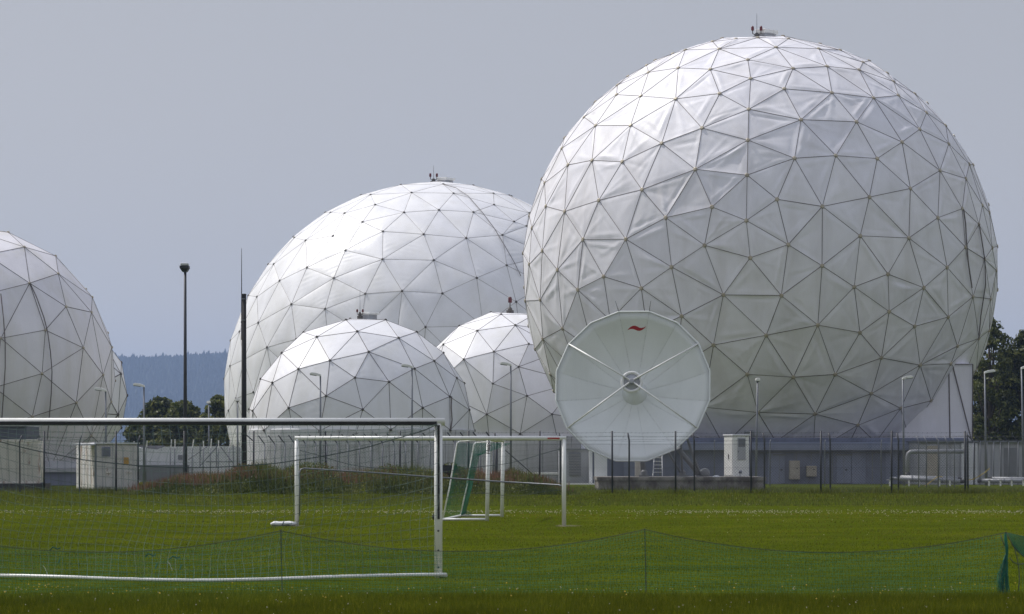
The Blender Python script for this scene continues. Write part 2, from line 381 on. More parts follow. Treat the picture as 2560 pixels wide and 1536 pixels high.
def hull(pts):
    bm = bmesh.new()
    vs = [bm.verts.new(p) for p in pts]; bm.verts.index_update()
    bmesh.ops.convex_hull(bm, input=vs, use_existing_faces=False)
    bm.verts.index_update()
    tris = []
    for f in bm.faces:
        a = [v.co.copy() for v in f.verts]; ids = [v.index for v in f.verts]
        nn = (a[1]-a[0]).cross(a[2]-a[0])
        if nn.dot(a[0]) < 0: ids = ids[::-1]
        if len(ids) == 3: tris.append(tuple(ids))
    bm.free(); return tris

def panel_mesh(a, b, c, style, rng, n):
    """one cloth panel stretched between three hubs: pillow, pulls from the corners, folds along the edges"""
    A, B, C = np.array(a), np.array(b), np.array(c)
    cen = (A+B+C)/3; nn = np.cross(B-A, C-A); nn /= np.linalg.norm(nn)
    bar = np.array([(i, j, n-i-j) for i in range(n+1) for j in range(n+1-i)], float)/n
    Q = bar @ np.stack([A, B, C]); vert = [A, B, C]
    bub = 27*bar[:, 0]*bar[:, 1]*bar[:, 2]; mn = bar.min(1)
    msk = np.clip(mn*9, 0, 1); size = np.linalg.norm(B-A)
    if style == 'creased':
        d = bub*rng.uniform(-0.05, 0.075)*size/3.4
        for k in range(rng.integers(2, 6)):
            c0 = rng.integers(3); t = rng.uniform(0.08, 0.92)
            tgt = vert[(c0+1) % 3]*(1-t)+vert[(c0+2) % 3]*t
            ax = tgt-vert[c0]; L = np.linalg.norm(ax); ax /= L
            rel = Q-vert[c0]; al = rel@ax; q = np.linalg.norm(rel-al[:, None]*ax, axis=1)*np.sign((rel-al[:, None]*ax)@np.cross(nn, ax))
            wd = (0.08+0.10*al/L)*size/3.4*rng.uniform(0.8, 1.6)
            d += msk*rng.choice([-1, 1, 1])*rng.uniform(0.012, 0.055)*np.exp(-(q/wd)**2)*np.clip(1.25-al/L, 0, 1)
        for k in range(rng.integers(1, 4)):
            e = rng.integers(3); h = bar[:, e]*0.866*size; h0 = rng.uniform(0.12, 0.5)
            t = bar[:, (e+1) % 3]/(bar[:, (e+1) % 3]+bar[:, (e+2) % 3]+1e-6)
            d += msk*rng.choice([-1, 1, 1])*rng.uniform(0.016, 0.065)*np.exp(-((h-h0-0.35*t*rng.uniform(-1, 1))/rng.uniform(0.09, 0.16))**2)*np.sin(np.pi*np.clip(t, 0, 1))**0.5
        d += msk*0.006*np.sin(Q@rng.normal(0, 1, 3)*3+rng.uniform(0, 6))
    else:
        amp = {'pillow': 0.065, 'tight': 0.035}[style]
        d = (0.6*bub+0.4*np.clip(bub, 0, 1)**0.5)*amp*rng.uniform(0.75, 1.15)*size/4.0
        for e in range(3):
            if rng.random() < 0.75:
                h = bar[:, e]*0.866*size; va, vb = vert[(e+1) % 3], vert[(e+2) % 3]
                ax = (vb-va); L = np.linalg.norm(ax); s_ = ((Q-va)@ax)/L
                env = np.exp(-((s_-rng.uniform(0, 1)*L)/(0.22*L))**2)
                d += np.clip(mn*14, 0, 1)*0.022*size/4.0*np.sin((s_+0.5*h)*rng.uniform(9, 14)+rng.uniform(0, 6))*np.exp(-h/(0.22*size))*env
    V = Q+d[:, None]*nn-cen
    idx = {}; k = 0
    for i in range(n+1):
        for j in range(n+1-i): idx[i, j] = k; k += 1
    f = []
    for i in range(n):
        for j in range(n-i):
            f.append((idx[i, j], idx[i+1, j], idx[i, j+1]))
            if i+j < n-1: f.append((idx[i+1, j], idx[i+1, j+1], idx[i, j+1]))
    V = V.tolist()
    p, q, r = (Vector(V[t]) for t in f[0])
    if (q-p).cross(r-p).dot(Vector(nn)) < 0: f = [t[::-1] for t in f]
    return cen, V, f

HUB = {}
def radome(name, label, cx, cy, rp, d, pix, zbase, mats, style, n, seam_w, seam_h, hub_r, occl=(), seed=1, hub_mat='hub', xmin=0):
    alpha = math.atan(rp/F); dist = d
    C = P(cx, cy, d); Rr = math.sin(alpha)*dist
    root = thing(name, label, "radome", (C.x, C.y, 0), "white geodesic radomes")
    eye = Vector((0, 0, EYE)); fixed = []
    for (x, y) in pix:
        ray = (P(x, y, 100)-eye).normalized(); oc = eye-C
        bq = ray.dot(oc); cq = oc.dot(oc)-Rr*Rr; disc = bq*bq-cq
        t = -bq-(math.sqrt(disc) if disc > 0 else 0)
        u = (eye+ray*t-C).normalized(); fixed.append(tuple(u))
    fixed = np.array(fixed)
    D = np.sqrt(((fixed[:, None]-fixed[None])**2).sum(2)); D[D == 0] = 9
    keep = np.ones(len(fixed), bool)
    for i in range(len(fixed)):
        if keep[i]:
            for j in range(i+1, len(fixed)):
                if D[i, j] < 0.35*np.median(D.min(1)): keep[j] = False
    fixed = fixed[keep]
    D = np.sqrt(((fixed[:, None]-fixed[None])**2).sum(2)); D[D == 0] = 9
    sp = float(np.median(np.sort(D, 1)[:, :4].mean(1)))*1.0
    U = relax_nodes(fixed, sp, seed); tris = hull([tuple(u) for u in U])
    Wp = U*Rr + np.array(C)
    rng = np.random.default_rng(seed)
    rearV, rearF = [], []; edges = set(); front_nodes = set(); np_ = 0
    def px(p): return (1280+F*p[0]/p[1], HZ-F*(p[2]-EYE)/p[1])
    for t in tris:
        p = Wp[list(t)]
        if p[:, 2].max() < zbase-0.3: continue
        cen = p.mean(0); nn = np.cross(p[1]-p[0], p[2]-p[0]); nn /= np.linalg.norm(nn)
        for a, b in ((0, 1), (1, 2), (2, 0)): edges.add(tuple(sorted((t[a], t[b]))))
        facing = nn @ (np.array(eye)-cen)/np.linalg.norm(cen-np.array(eye)) > 0.0
        pp = [px(q) for q in p]
        hid = any(all((x-ox)**2+(y-oy)**2 < orr**2 for x, y in pp) for ox, oy, orr in occl) or all(x < xmin-2 for x, y in pp)
        c0, V, f = panel_mesh(p[0], p[1], p[2], style, rng, n if (facing and not hid) else 6)
        if facing and not hid:
            me = bpy.data.meshes.new("panel"); me.from_pydata(V, [], f); me.update()
            o = link("panel", me, M[mats[0]], root, True); o.location = Vector(c0); np_ += 1
            front_nodes.update(t)
        else:
            b0 = len(rearV); rearV += [(v[0]+c0[0], v[1]+c0[1], v[2]+c0[2]) for v in V]; rearF += [tuple(b0+i for i in ff) for ff in f]
    rb = MB(); rb.v = rearV; rb.f = rearF
    tag(rb.build("rear_panels", M[mats[0]], root, True), kind='stuff')
    sb = MB()
    for a, b in edges:
        pa, pb = Vector(Wp[a]), Vector(Wp[b])
        if max(pa.z, pb.z) < zbase-0.3: continue
        out = ((pa+pb)/2-C).normalized(); ax = (pb-pa).normalized(); sd = ax.cross(out).normalized()
        hw = seam_w*0.5*rng.uniform(0.8, 1.15); base = len(sb.v)
        for q, e in ((pa, 1), (pb, -1)):
            for u, h in ((-hw, -0.02), (hw, -0.02), (hw*0.7, seam_h), (-hw*0.7, seam_h)):
                sb.v.append(tuple(q+sd*u+out*h))
        for k in range(4):
            j = (k+1) % 4; sb.f.append((base+k, base+j, base+4+j, base+4+k))
    tag(sb.build("seam_strips", M[mats[1]], root), kind='stuff')
    key = (round(hub_r, 3), hub_mat)
    if key not in HUB:
        hb = MB(); hb.lathe([(hub_r*1.15, -0.04), (hub_r*1.2, seam_h+0.02), (hub_r, seam_h+0.03), (hub_r, seam_h+0.05), (hub_r*0.8, seam_h+0.065)], Matrix.Identity(4), 10)
        me = bpy.data.meshes.new("hub_cap"); me.from_pydata(hb.v, [], hb.f); me.materials.append(M[hub_mat]); HUB[key] = me
    for i in front_nodes:
        q = Vector(Wp[i])
        if q.z < zbase-0.1: continue
        o = bpy.data.objects.new("hub_cap", HUB[key]); COL.objects.link(o); o.parent = root
        o.matrix_parent_inverse = Matrix.Translation(-root.location)
        o.rotation_mode = 'QUATERNION'; o.rotation_quaternion = (q-C).to_track_quat('Z', 'Y'); o.location = q
    print("RADOME", name, "R", round(Rr, 2), "C", [round(v, 1) for v in C], "spacing", round(sp*Rr, 2), "panels", np_, "nodes", len(fixed), len(U))
    return root, C, Rr, Wp, edges

def conv(ox, oy, s, pts): return [(ox+x/s, oy+y/s) for x, y in pts]
NG = conv(1300, 60, 2.4726, [(1335,94),(1190,110),(1022,162),(1231,155),(945,185),(783,257),(795,300),(978,273),(1176,281),(1408,222),(1426,338),(667,325),(603,379),(597,438),(746,446),(962,464),(1234,431),(1414,528),(465,482),(397,577),(467,629),(684,627),(1125,644),(876,738),(1409,719),(272,702),(259,770),(297,872),(446,844),(632,852),(1084,899),(1404,935),(129,957),(153,984),(487,1091),(754,1025),(901,1198),(1187,1132),(1399,1216),(160,1128),(276,1160),(55,1184),(74,1262),(138,1402),(389,1333),(654,1331),(1141,1369),(1423,1446),(15,1418),(1470,86)])
NG += conv(1880, 60, 2.4734, [(225,93),(148,145),(413,154),(545,163),(253,276),(464,263),(662,285),(686,238),(200,402),(494,426),(752,458),(836,305),(875,357),(905,443),(303,593),(646,606),(1007,433),(1079,550),(1037,652),(928,731),(263,831),(518,815),(774,833),(1197,629),(1216,742),(1343,868),(155,1085),(435,1129),(726,1071),(979,1018),(1162,907),(1322,957),(1467,1165),(224,1365),(669,1311),(970,1324),(1149,1199),(1300,1143),(1424,1122),(1320,1381),(1402,1240),(1485,1385),(1438,1455)])
NG += conv(1880, 600, 2.4734, [(433,160),(632,291),(841,212),(1062,296),(1206,170),(1510,190),(181,344),(407,527),(848,443),(1213,477),(1006,535),(1366,352),(1475,365),(667,573),(88,590),(256,849),(515,832),(800,730),(1040,775),(1270,657),(1230,766),(1403,610),(1466,560),(738,951),(391,1077),(655,1146),(920,1042),(37,1067)])
NG += conv(1300, 600, 2.4726, [(57,152),(231,185),(937,168),(357,308),(517,227),(750,299),(1257,340),(999,471),(125,372),(33,377),(263,549),(141,613),(93,676),(1196,650),(1405,831)])
NB = conv(860, 400, 3.5333, [(502,220),(877,215),(1143,225),(1460,314),(150,310),(235,308),(596,290),(967,296),(1320,297),(275,397),(1325,397),(1637,470),(530,464),(838,443),(1142,462),(1502,546),(5,472),(164,548),(343,632),(704,657),(1079,691),(1398,664),(1612,585),(12,799),(340,877),(792,886),(1437,932),(1172,1043),(188,1183),(513,1158),(869,1180),(1520,1254),(720,1477)])
NB += conv(560, 430, 2.2154, [(590,226),(603,355),(452,380),(390,365),(276,511),(245,512),(459,530),(608,588),(308,603),(183,692),(135,685),(373,733),(560,759),(190,835),(86,885),(238,972),(36,935),(34,1075),(66,1255),(25,1322)])
NCC = conv(560, 430, 2.2154, [(675,820),(895,820),(738,884),(514,914),(967,920),(1067,887),(440,888),(320,1003),(801,997),(586,1045),(412,1092),(1164,1048),(1215,1003),(1055,1090),(203,1147),(268,1168),(725,1140),(914,1163),(565,1241),(1250,1245),(1288,1142),(1337,1168),(768,1316),(1100,1307),(358,1307),(160,1324)]) + [(1173,1025),(660,1076),(799,1077.5),(977,1075),(1125.6,1075.5),(1187,1077),(890,1085)]
ND = conv(560, 430, 2.2154, [(1535,789),(1613,849),(1402,880),(1303,853),(1215,956),(1495,996),(1688,953),(1328,1038),(1632,1080),(1489,1173),(1678,1241),(1455,1343)]) + [(1380,1036),(1300.4,1085),(1150,1085)]
NA = conv(0, 560, 3.709, [(75,78),(225,215),(515,298),(540,462),(275,550),(855,680),(612,768),(847,820),(420,985),(1037,1145),(772,1150),(390,1388),(955,1400)]) + conv(0, 940, 3.709, [(707,248),(1030,240),(300,378),(845,555)])
NA2 = [(305,906),(302,935),(318,989),(295,1037),(305,1071)]

DISH_OCC = (1582, 964, 178)
g_root, gC, gR, gW, gE = radome("radome", "giant creased white radome on the right, behind the satellite dish", 1898, 684.6, 594, 280, NG, 3.3, ('fab_giant', 'seam'), 'creased', 22, 0.052, 0.022, 0.135, [DISH_OCC], 3)
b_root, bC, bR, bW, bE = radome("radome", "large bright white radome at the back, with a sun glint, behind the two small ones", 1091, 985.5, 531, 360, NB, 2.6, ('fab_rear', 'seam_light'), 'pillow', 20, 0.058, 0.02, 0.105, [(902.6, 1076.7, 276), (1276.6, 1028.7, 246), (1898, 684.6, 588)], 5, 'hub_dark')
c_root, cC, cR, cW, cE = radome("radome", "small white radome in front of the large back one, behind the street lamps", 902.6, 1076.7, 284, 250, NCC, 3.75, ('fab_small', 'seam'), 'tight', 14, 0.044, 0.018, 0.078, [], 8, 'hub_dark')
d_root, dC, dR, dW, dE = radome("radome", "small white radome half hidden between its twin and the giant one", 1276.6, 1028.7, 253, 308, ND, 3.9, ('fab_small', 'seam'), 'tight', 14, 0.05, 0.018, 0.085, [(1898, 684.6, 588), (902.6, 1076.7, 276), DISH_OCC], 13, 'hub_dark')
a_root, aC, aR, aW, aE = radome("radome", "grey white radome cut off by the left edge, above the container", -86, 937.2, 374, 255, NA, 1.4, ('fab_left', 'seam'), 'tight', 14, 0.05, 0.018, 0.085, [], 21, 'hub')
e_root, eC, eR, eW, eE = radome("radome", "sliver of a radome peeking out behind the left one, beside the trees", 96, 988, 222, 310, NA2, 2.0, ('fab_rear', 'seam'), 'tight', 10, 0.085, 0.025, 0.12, [(-86, 937.2, 368)], 34, 'hub_dark')

# lightning conductors lying over the cloth, as parts of their domes
def cable(root, C, Rr, pts, d, r, name="lightning_cable"):
    eye = Vector((0, 0, EYE)); out = []
    for x, y in pts:
        ray = (P(x, y, 100)-eye).normalized(); oc = eye-C
        bq = ray.dot(oc); disc = max(0, bq*bq-oc.dot(oc)+(Rr+0.1)**2)
        out.append(eye+ray*(-bq-math.sqrt(disc)))
    MB().tube(out, r, 5).build(name, M['seam'], root)
cable(b_root, bC, bR, [(1107,461),(1140,470),(1170,490),(1205,530),(1235,570),(1262,615),(1285,655),(1302,690)], 340, 0.035)
cable(a_root, aC, aR, [(75,708),(92,745),(110,795),(119,830),(126,880),(130,930),(128,985),(123,1043),(118,1100)], 255, 0.04)
cable(a_root, aC, aR, [(2,735),(9,800),(13,860),(13,920),(9,980),(5,1040),(3,1100)], 255, 0.04)
# weathered dark runs on the side of the giant dome
cable(g_root, gC, gR, [(2409,524),(2414,560),(2416,600),(2421,660),(2430,720)], 300, 0.055, "stained_seam")
cable(g_root, gC, gR, [(2448,560),(2455,605),(2462,650),(2464,710),(2452,790),(2447,846)], 300, 0.05, "stained_seam")
cable(c_root, cC, cR, [(1129,992),(1128,1020),(1130,1050),(1127,1075)], 250, 0.05, "stained_seam")

# fabric vestibule that drops from the giant dome to its base
yv = 270.5
xl, xr = GX(2225, yv), GX(2432, yv); zt = GZ(911, yv)
vb = MB()
xm = GX(2372, yv)
n0 = len(vb.v)
vb.quad((xl, yv, 3.0), (xm, yv-0.12, 3.0), (xm, yv-0.12, zt), (xl, yv, zt))
vb.quad((xm, yv-0.12, 3.0), (xr, yv, 3.0), (xr, yv, zt+0.05), (xm, yv-0.12, zt))
vb.quad((xr, yv, 3.0), (xr, yv+12, 3.0), (xr, yv+12, zt+0.4), (xr, yv, zt+0.05))
vb.quad((xl, yv, zt), (xm, yv-0.12, zt), (xr, yv, zt+0.05), (xr, yv+12, zt+0.4))
vb.build("vestibule", M['fab_giant'], g_root)
sv = MB()
for a, b in (((2372, 912), (2375, 1098)), ((2381, 912), (2428, 1098)), ((2432, 911), (2431, 1098)), ((2375, 911), (2432, 911))):
    sv.tube([P(a[0], a[1], yv-0.16), P(b[0], b[1], yv-0.16)], 0.045, 4)
tag(sv.build("vestibule_seams", M['seam'], g_root), kind='stuff')

# ------------------------------------------------------------------ obstruction lights and roof boxes on the domes
def beacon(label, px, py, d, rod, lamps=2, s=1.0):
    p = P(px, py, d); t = thing("obstruction_light", label, "warning light", p, "red warning lights on the radomes")
    b = MB(); b.lathe([(0.34*s, -0.35), (0.34*s, 0.02), (0.2*s, 0.05), (0.2*s, 0.16), (0.10*s, 0.30)], Matrix.Translation(p), 12); b.build("mounting_plate", M['hub_dark'], t)
    if lamps == 2:
        MB().tube([p+Vector((-0.34*s, 0, 0.50*s)), p+Vector((-0.33*s, 0, 0.24*s)), p+Vector((-0.2*s, 0, 0.18*s)), p+Vector((0.2*s, 0, 0.18*s)), p+Vector((0.33*s, 0, 0.24*s)), p+Vector((0.34*s, 0, 0.50*s))], 0.04*s, 6).build("bracket", M['hub_dark'], t)
        for q in (-0.34, 0.34):
            l = MB().lathe([(0.11*s, 0.48*s), (0.12*s, 0.6*s), (0.11*s, 0.78*s), (0.05*s, 0.86*s)], Matrix.Translation(p+Vector((q*s, 0, 0))), 10).build("lamp", M['red'], t, True)
    else:
        MB().tube([p+Vector((0, 0, 0.2)), p+Vector((0, 0, 0.75))], 0.05, 6).build("bracket", M['hub_dark'], t)
        MB().lathe([(0.16, 0.7), (0.17, 0.8), (0.16, 1.15), (0.08, 1.22)], Matrix.Translation(p), 10).build("lamp", M['red'], t, True)
    if rod: MB().tube([p+Vector((0, 0, 0.2)), p+Vector((0, 0, rod))], [0.03*s, 0.015*s], 5).build("lightning_rod", M['greypole'], t)
def roofbox(label, px0, px1, py0, py1, d, depth, yaw):
    t = thing("roof_hatch", label, "roof hatch", P((px0+px1)/2, py1, d), "white roof boxes on the radomes")
    c = P((px0+px1)/2, py1, d); Mx = Matrix.Translation(c) @ Matrix.Rotation(yaw, 4, 'Z')
    wd = (px1-px0)*d/F; h = (py1-py0)*d/F
    wb = wd*0.62
    MB().box((-wb/2, -depth/2, -0.4), (wb/2, depth/2, h*0.45), Mx).build("curb", M['greywall'], t)
    MB().box((-wb/2-0.15, -depth/2-0.15, h*0.45), (wb/2+0.15, depth/2+0.15, h), Mx).build("lid", M['white'], t, bevel=0.04)
beacon("red twin warning light with tall rod on the giant radome", 1892, 92, 280, 1.85)
roofbox("white flat box on top of the giant radome", 1900, 1934, 75, 93, 281, 1.6, math.radians(-38))
beacon("red twin warning light with rod on the large back radome", 1084, 454, 360, 1.65)
roofbox("white flat box on top of the large back radome", 1096, 1132, 445, 457, 361, 1.5, math.radians(-30))
beacon("red twin warning light with rod on the small front radome", 900, 791, 250, 1.9, s=0.6)
roofbox("white flat box on top of the small front radome", 908, 940, 782, 792, 250.6, 1.0, math.radians(-35))
beacon("single red warning lamp on the half hidden small radome", 1275, 777, 308, 0, 1)

# ------------------------------------------------------------------ bases and low buildings
def bbox(px0, px1, z0, z1, d, depth): return (GX(px0, d), d, z0), (GX(px1, d), d+depth, z1)
# giant dome base
t = thing("base_building", "long blue grey base building under the giant radome", "building", (GX(1898, 264), 264, 0))
x0, x1 = GX(1478, 264), GX(2432, 264)
MB().box((x0, 265, 0), (x1, 298, 2.55), None).build("wall", M['blueconc'], t)
MB().box((x0-0.1, 264.2, 2.55), (x1+0.1, 299, 3.15)).build("parapet", M['bluelip'], t, bevel=0.03)
MB().box((x0+0.3, 265.2, 3.15), (x1-0.3, 298.5, 3.50)).build("roof_slab", M['blueconc'], t)
for px in (1560, 1700, 1920, 2130, 2215, 2260):
    MB().box((GX(px, 264.8), 264.86, 0), (GX(px+ (34 if px != 2260 else 16), 264.8), 265.0, 2.55)).build("pilaster", M['bluelip'] if px != 2260 else M['greydark'], t)
for px in (1640, 1860, 1990, 2080, 2180, 2320):
    MB().box((GX(px, 264.9), 264.93, 0.2), (GX(px+2.5, 264.9), 265.0, 2.5)).build("joint", M['greydark'], t)
for pxa, pxb in ((2092, 2128), (1935, 1962)):
    dr = MB().box((GX(pxa, 264.8), 264.88, 0.05), (GX(pxb, 264.8), 264.97, 2.15)).build("door", M['bluelip'], t)
    MB().box((GX(pxa-3, 264.8), 264.80, 2.15), (GX(pxb+3, 264.8), 264.99, 2.27)).build("lintel", M['greydark'], dr)
    MB().box((GX((pxa+pxb)/2-0.6, 264.8), 264.84, 0.05), (GX((pxa+pxb)/2+0.6, 264.8), 264.88, 2.15)).build("door_gap", M['greydark'], dr)
    MB().box((GX((pxa+pxb)/2+3, 264.8), 264.80, 1.02), (GX((pxa+pxb)/2+8, 264.8), 264.88, 1.10)).build("handle", M['rubber'], dr)
MB().tube([(GX(1900, 264.7), 264.78, 2.38), (GX(2230, 264.7), 264.78, 2.38)], 0.035, 6).build("conduit", M['greypole'], t)
for px in (1986, 2028):
    MB().tube([(GX(px, 264.7), 264.78, 2.38), (GX(px, 264.7), 264.78, 1.5)], 0.03, 6).build("conduit", M['greypole'], t)
vt = MB().box((GX(1863, 264.6), 264.7, 3.55), (GX(1887, 264.6), 265.4, 4.05)).build("vent", M['greydark'], t)
for k in range(4):
    MB().box((GX(1863, 264.6), 264.55, 3.58+k*0.12), (GX(1887, 264.6), 264.72, 3.62+k*0.12)).build("slat", M['greywall'], vt)
def wallbox(label, px0, px1, py0, py1, d=264.6):
    t = thing("meter_box", label, "cabinet", P((px0+px1)/2, py1, d), "tan boxes on the blue wall")
    MB().box((GX(px0, d), d-0.25, GZ(py1, d)), (GX(px1, d), d+0.38, GZ(py0, d))).build("case", M['tan'], t, bevel=0.02)
    MB().box((GX(px0+2, d), d-0.28, GZ(py1-2, d)), (GX(px1-2, d), d-0.25, GZ(py0+2, d))).build("door", M['tan'], t, bevel=0.01)
    MB().box((GX(px1-9, d), d-0.32, GZ((py0+py1)/2-3, d)), (GX(px1-5, d), d-0.28, GZ((py0+py1)/2-5, d))).build("handle", M['hub_dark'], t)
wallbox("tall tan box on the blue wall", 1973, 1999, 1152, 1199)
wallbox("small square tan box on the blue wall", 2016, 2041, 1165, 1192)

# left dome bases
t = thing("base_building", "low blue base wall under the left radome", "building", (GX(145, 246), 246, 0))
MB().lathe([(9.9, 0), (9.9, 0.95)], Matrix.Translation((aC.x, aC.y, 0)), 48).build("wall", M['blueconc'], t)
MB().lathe([(10.15, 0.95), (10.15, 1.2), (9.2, 1.3), (9.0, 1.75)], Matrix.Translation((aC.x, aC.y, 0)), 48).build("parapet", M['greywall'], t)
t = thing("base_building", "round base under the sliver of radome behind the left one", "building", (eC.x, eC.y, 0))
MB().lathe([(8.0, 0), (8.0, 2.0)], Matrix.Translation((eC.x, eC.y, 0)), 40).build("wall", M['greywall'], t)
# B base
t = thing("base_building", "pale round base under the large back radome", "building", (bC.x, bC.y, 0))
MB().lathe([(19.6, 0), (19.6, 2.7)], Matrix.Translation((bC.x, bC.y, 0)), 64).build("wall", M['greywall'], t)
# C and D drums with upright cladding sheets
def drum(label, C, Rr, ztop, mat, n, doors=()):
    t = thing("base_drum", label, "building", (C.x, C.y, 0))
    MB().lathe([(Rr-0.12, 0), (Rr-0.12, ztop), (Rr-0.5, ztop+0.1)], Matrix.Translation((C.x, C.y, 0)), 64).build("wall", M[mat], t, True)
    for k in range(n):
        a0, a1 = math.pi+math.pi*k/n+0.003, math.pi+math.pi*(k+1)/n-0.003
        p = MB(); q0, q1 = Vector((math.cos(a0), math.sin(a0), 0)), Vector((math.cos(a1), math.sin(a1), 0)); B = Vector((C.x, C.y, 0))
        v = []
        for r in (Rr-0.06, Rr+0.0):
            for z in (0.1, ztop-0.05):
                v += [B+q0*r+Vector((0, 0, z)), B+q1*r+Vector((0, 0, z))]
        p.v = [tuple(x) for x in v]; p.f = [(4, 5, 7, 6), (0, 1, 5, 4), (2, 6, 7, 3), (0, 4, 6, 2), (1, 3, 7, 5)]
        p.build("cladding_sheet", M[mat], t)
    return t
drum("grey clad drum under the small front radome, behind the bent-arm fence", cC, cR, 4.0, 'drumgrey', 22)
drum("grey clad drum under the half hidden small radome", dC, dR, 3.9, 'drumgrey', 20)
t = thing("low_wall", "low white-topped wall behind the goals, in front of the grey drum", "wall", P(1310, 1200, 262))
MB().box(*bbox(1215, 1396, 0, 0.72, 262, 2.5)).build("wall", M['greywall'], t)
MB().box((GX(1213, 262), 261.9, 0.72), (GX(1398, 262), 264.6, 0.87)).build("coping", M['white'], t)

# plant room with louvre beside the dish
t = thing("plant_room", "grey plant room with a louvre left of the dish", "building", P(1440, 1200, 258))
MB().box(*bbox(1398, 1478, 0, GZ(1124, 258), 258, 4)).build("wall", M['greywall'], t)
MB().box((GX(1396, 257.8), 257.8, GZ(1125, 258)), (GX(1480, 257.8), 262.2, GZ(1122, 258))).build("roof_edge", M['greydark'], t)
lv = MB().box((GX(1423, 257.9), 257.88, GZ(1190, 258)), (GX(1452, 257.9), 257.999, GZ(1132, 258))).build("louvre", M['greydark'], t)
for k in range(14):
    z = GZ(1188, 258)+k*0.118
    Mx = Matrix.Translation((GX(1437.5, 257.85), 257.84, z)) @ Matrix.Rotation(math.radians(-35), 4, 'X')
    MB().box((-0.42, -0.05, 0), (0.42, 0.05, 0.012), Mx).build("slat", M['greywall'], lv)
for px in (1473, 1486):
    MB().box(*bbox(px, px+8 if px < 1480 else px+32, 0, GZ(1126, 257), 256.5, 1.0)).build("column", M['pale'], t)
MB().box(*bbox(1398, 1530, 0, 0.1, 255, 1.3)).build("plinth_strip", M['white'], t)

# right grey building
d = 257
t = thing("office_block", "low pale grey building with upright panels at the right edge", "building", P(2480, 1205, d))
MB().box(*bbox(2300, 2620, 0, GZ(1106, d), d, 9)).build("wall", M['greywall'], t)
MB().box((GX(2298, d), d-0.25, GZ(1106, d)), (GX(2624, d), d+9.2, GZ(1102, d))).build("roof_edge", M['greydark'], t)
for px, wd in ((2404, 8), (2419, 16), (2438, 6)):
    MB().box(*bbox(px, px+wd, 0, GZ(1109, d), d-0.3, 0.3)).build("pilaster", M['pale'], t)
for px, wd in ((2318, 24), (2350, 22), (2378, 20), (2462, 14), (2480, 22), (2505, 3)):
    MB().box(*bbox(px, px+wd, 0.25, GZ(1112, d), d-0.08, 0.08)).build("panel", M['greywall'], t)
wn = MB().box(*bbox(2510, 2542, GZ(1190, d), GZ(1120, d), d-0.05, 0.05)).build("window", M['greydark'], t)
MB().box(*bbox(2520, 2523, GZ(1190, d), GZ(1120, d), d-0.12, 0.07)).build("mullion", M['greywall'], wn)
MB().box(*bbox(2318, 2345, 0.4, GZ(1115, d), d-0.14, 0.06)).build("door", M['tan'], t)

# dark-blue hut behind the left container
d = 222
t = thing("hut", "dark blue grey hut behind the cream container at the left edge", "hut", P(40, 1210, d))
MB().box(*bbox(-150, 66, 0, GZ(1066, d), d, 6)).build("wall", M['bluegrey'], t)
MB().box((GX(-152, d), d-0.2, GZ(1066, d)), (GX(67, d), d+6.2, GZ(1062, d))).build("roof", M['greywall'], t)

# cream container
def container(label, px0, px1, d, z0, h, depth, yaw, mats, group):
    xa, xb = GX(px0, d), GX(px1, d); L = xb-xa
    t = thing("container", label, "container", (xa, d, 0), group)
    Mx = Matrix.Translation((xb, d, z0)) @ Matrix.Rotation(yaw, 4, 'Z') @ Matrix.Translation((-L, 0, 0))
    return t, Mx, L
t, Mx, L = container("cream rust-streaked container at the left edge, on dark skids", -190, 100, 207, 0.42, 2.75, 2.4, 0, None, "site containers")
h = GZ(1099, 207)-0.42
MB().box((0.05, 0.05, 0.05), (L-0.05, 2.4, h-0.05), Mx).build("body", M['cream'], t)
for k in range(int(L/0.62)):
    xk = L-0.35-k*0.62
    MB().prism([(xk-0.22, 0.16), (xk+0.22, 0.16), (xk+0.22, h-0.16), (xk-0.22, h-0.16)], 0.05, Mx).build("side_panel", M['cream'], t)
for z in (0.0, h-0.14): MB().box((0, -0.02, z), (L, 0.1, z+0.14), Mx).build("rail", M['rusty'], t)
for x in (0, L-0.13): MB().box((x, -0.035, 0), (x+0.13, 0.12, h), Mx).build("corner_post", M['rusty'], t)
for z in (0.35, 1.1, 1.9, h-0.35): MB().box((L-0.05, -0.06, z), (L+0.05, 0.02, z+0.09), Mx).build("hinge", M['pale'], t)
MB().box((-0.2, -0.3, -0.42), (L+0.35, 2.2, 0.0), Mx).build("skid", M['blackwood'], t)
t0 = thing("floodlight", "little white floodlight on the corner of the cream container", "floodlight", P(97, 1097, 207))
MB().box(tuple(P(94, 1101, 206.8)), tuple(P(101, 1095, 207.2))).build("case", M['pale'], t0); MB().box(tuple(P(96, 1099.5, 206.75)), tuple(P(99.5, 1096.5, 206.79))).build("lens", M['rubber'], t0)
MB().box(tuple(P(93.5, 1095, 206.8)), tuple(P(101.5, 1093, 207.2))).build("hood", M['rubber'], t0)

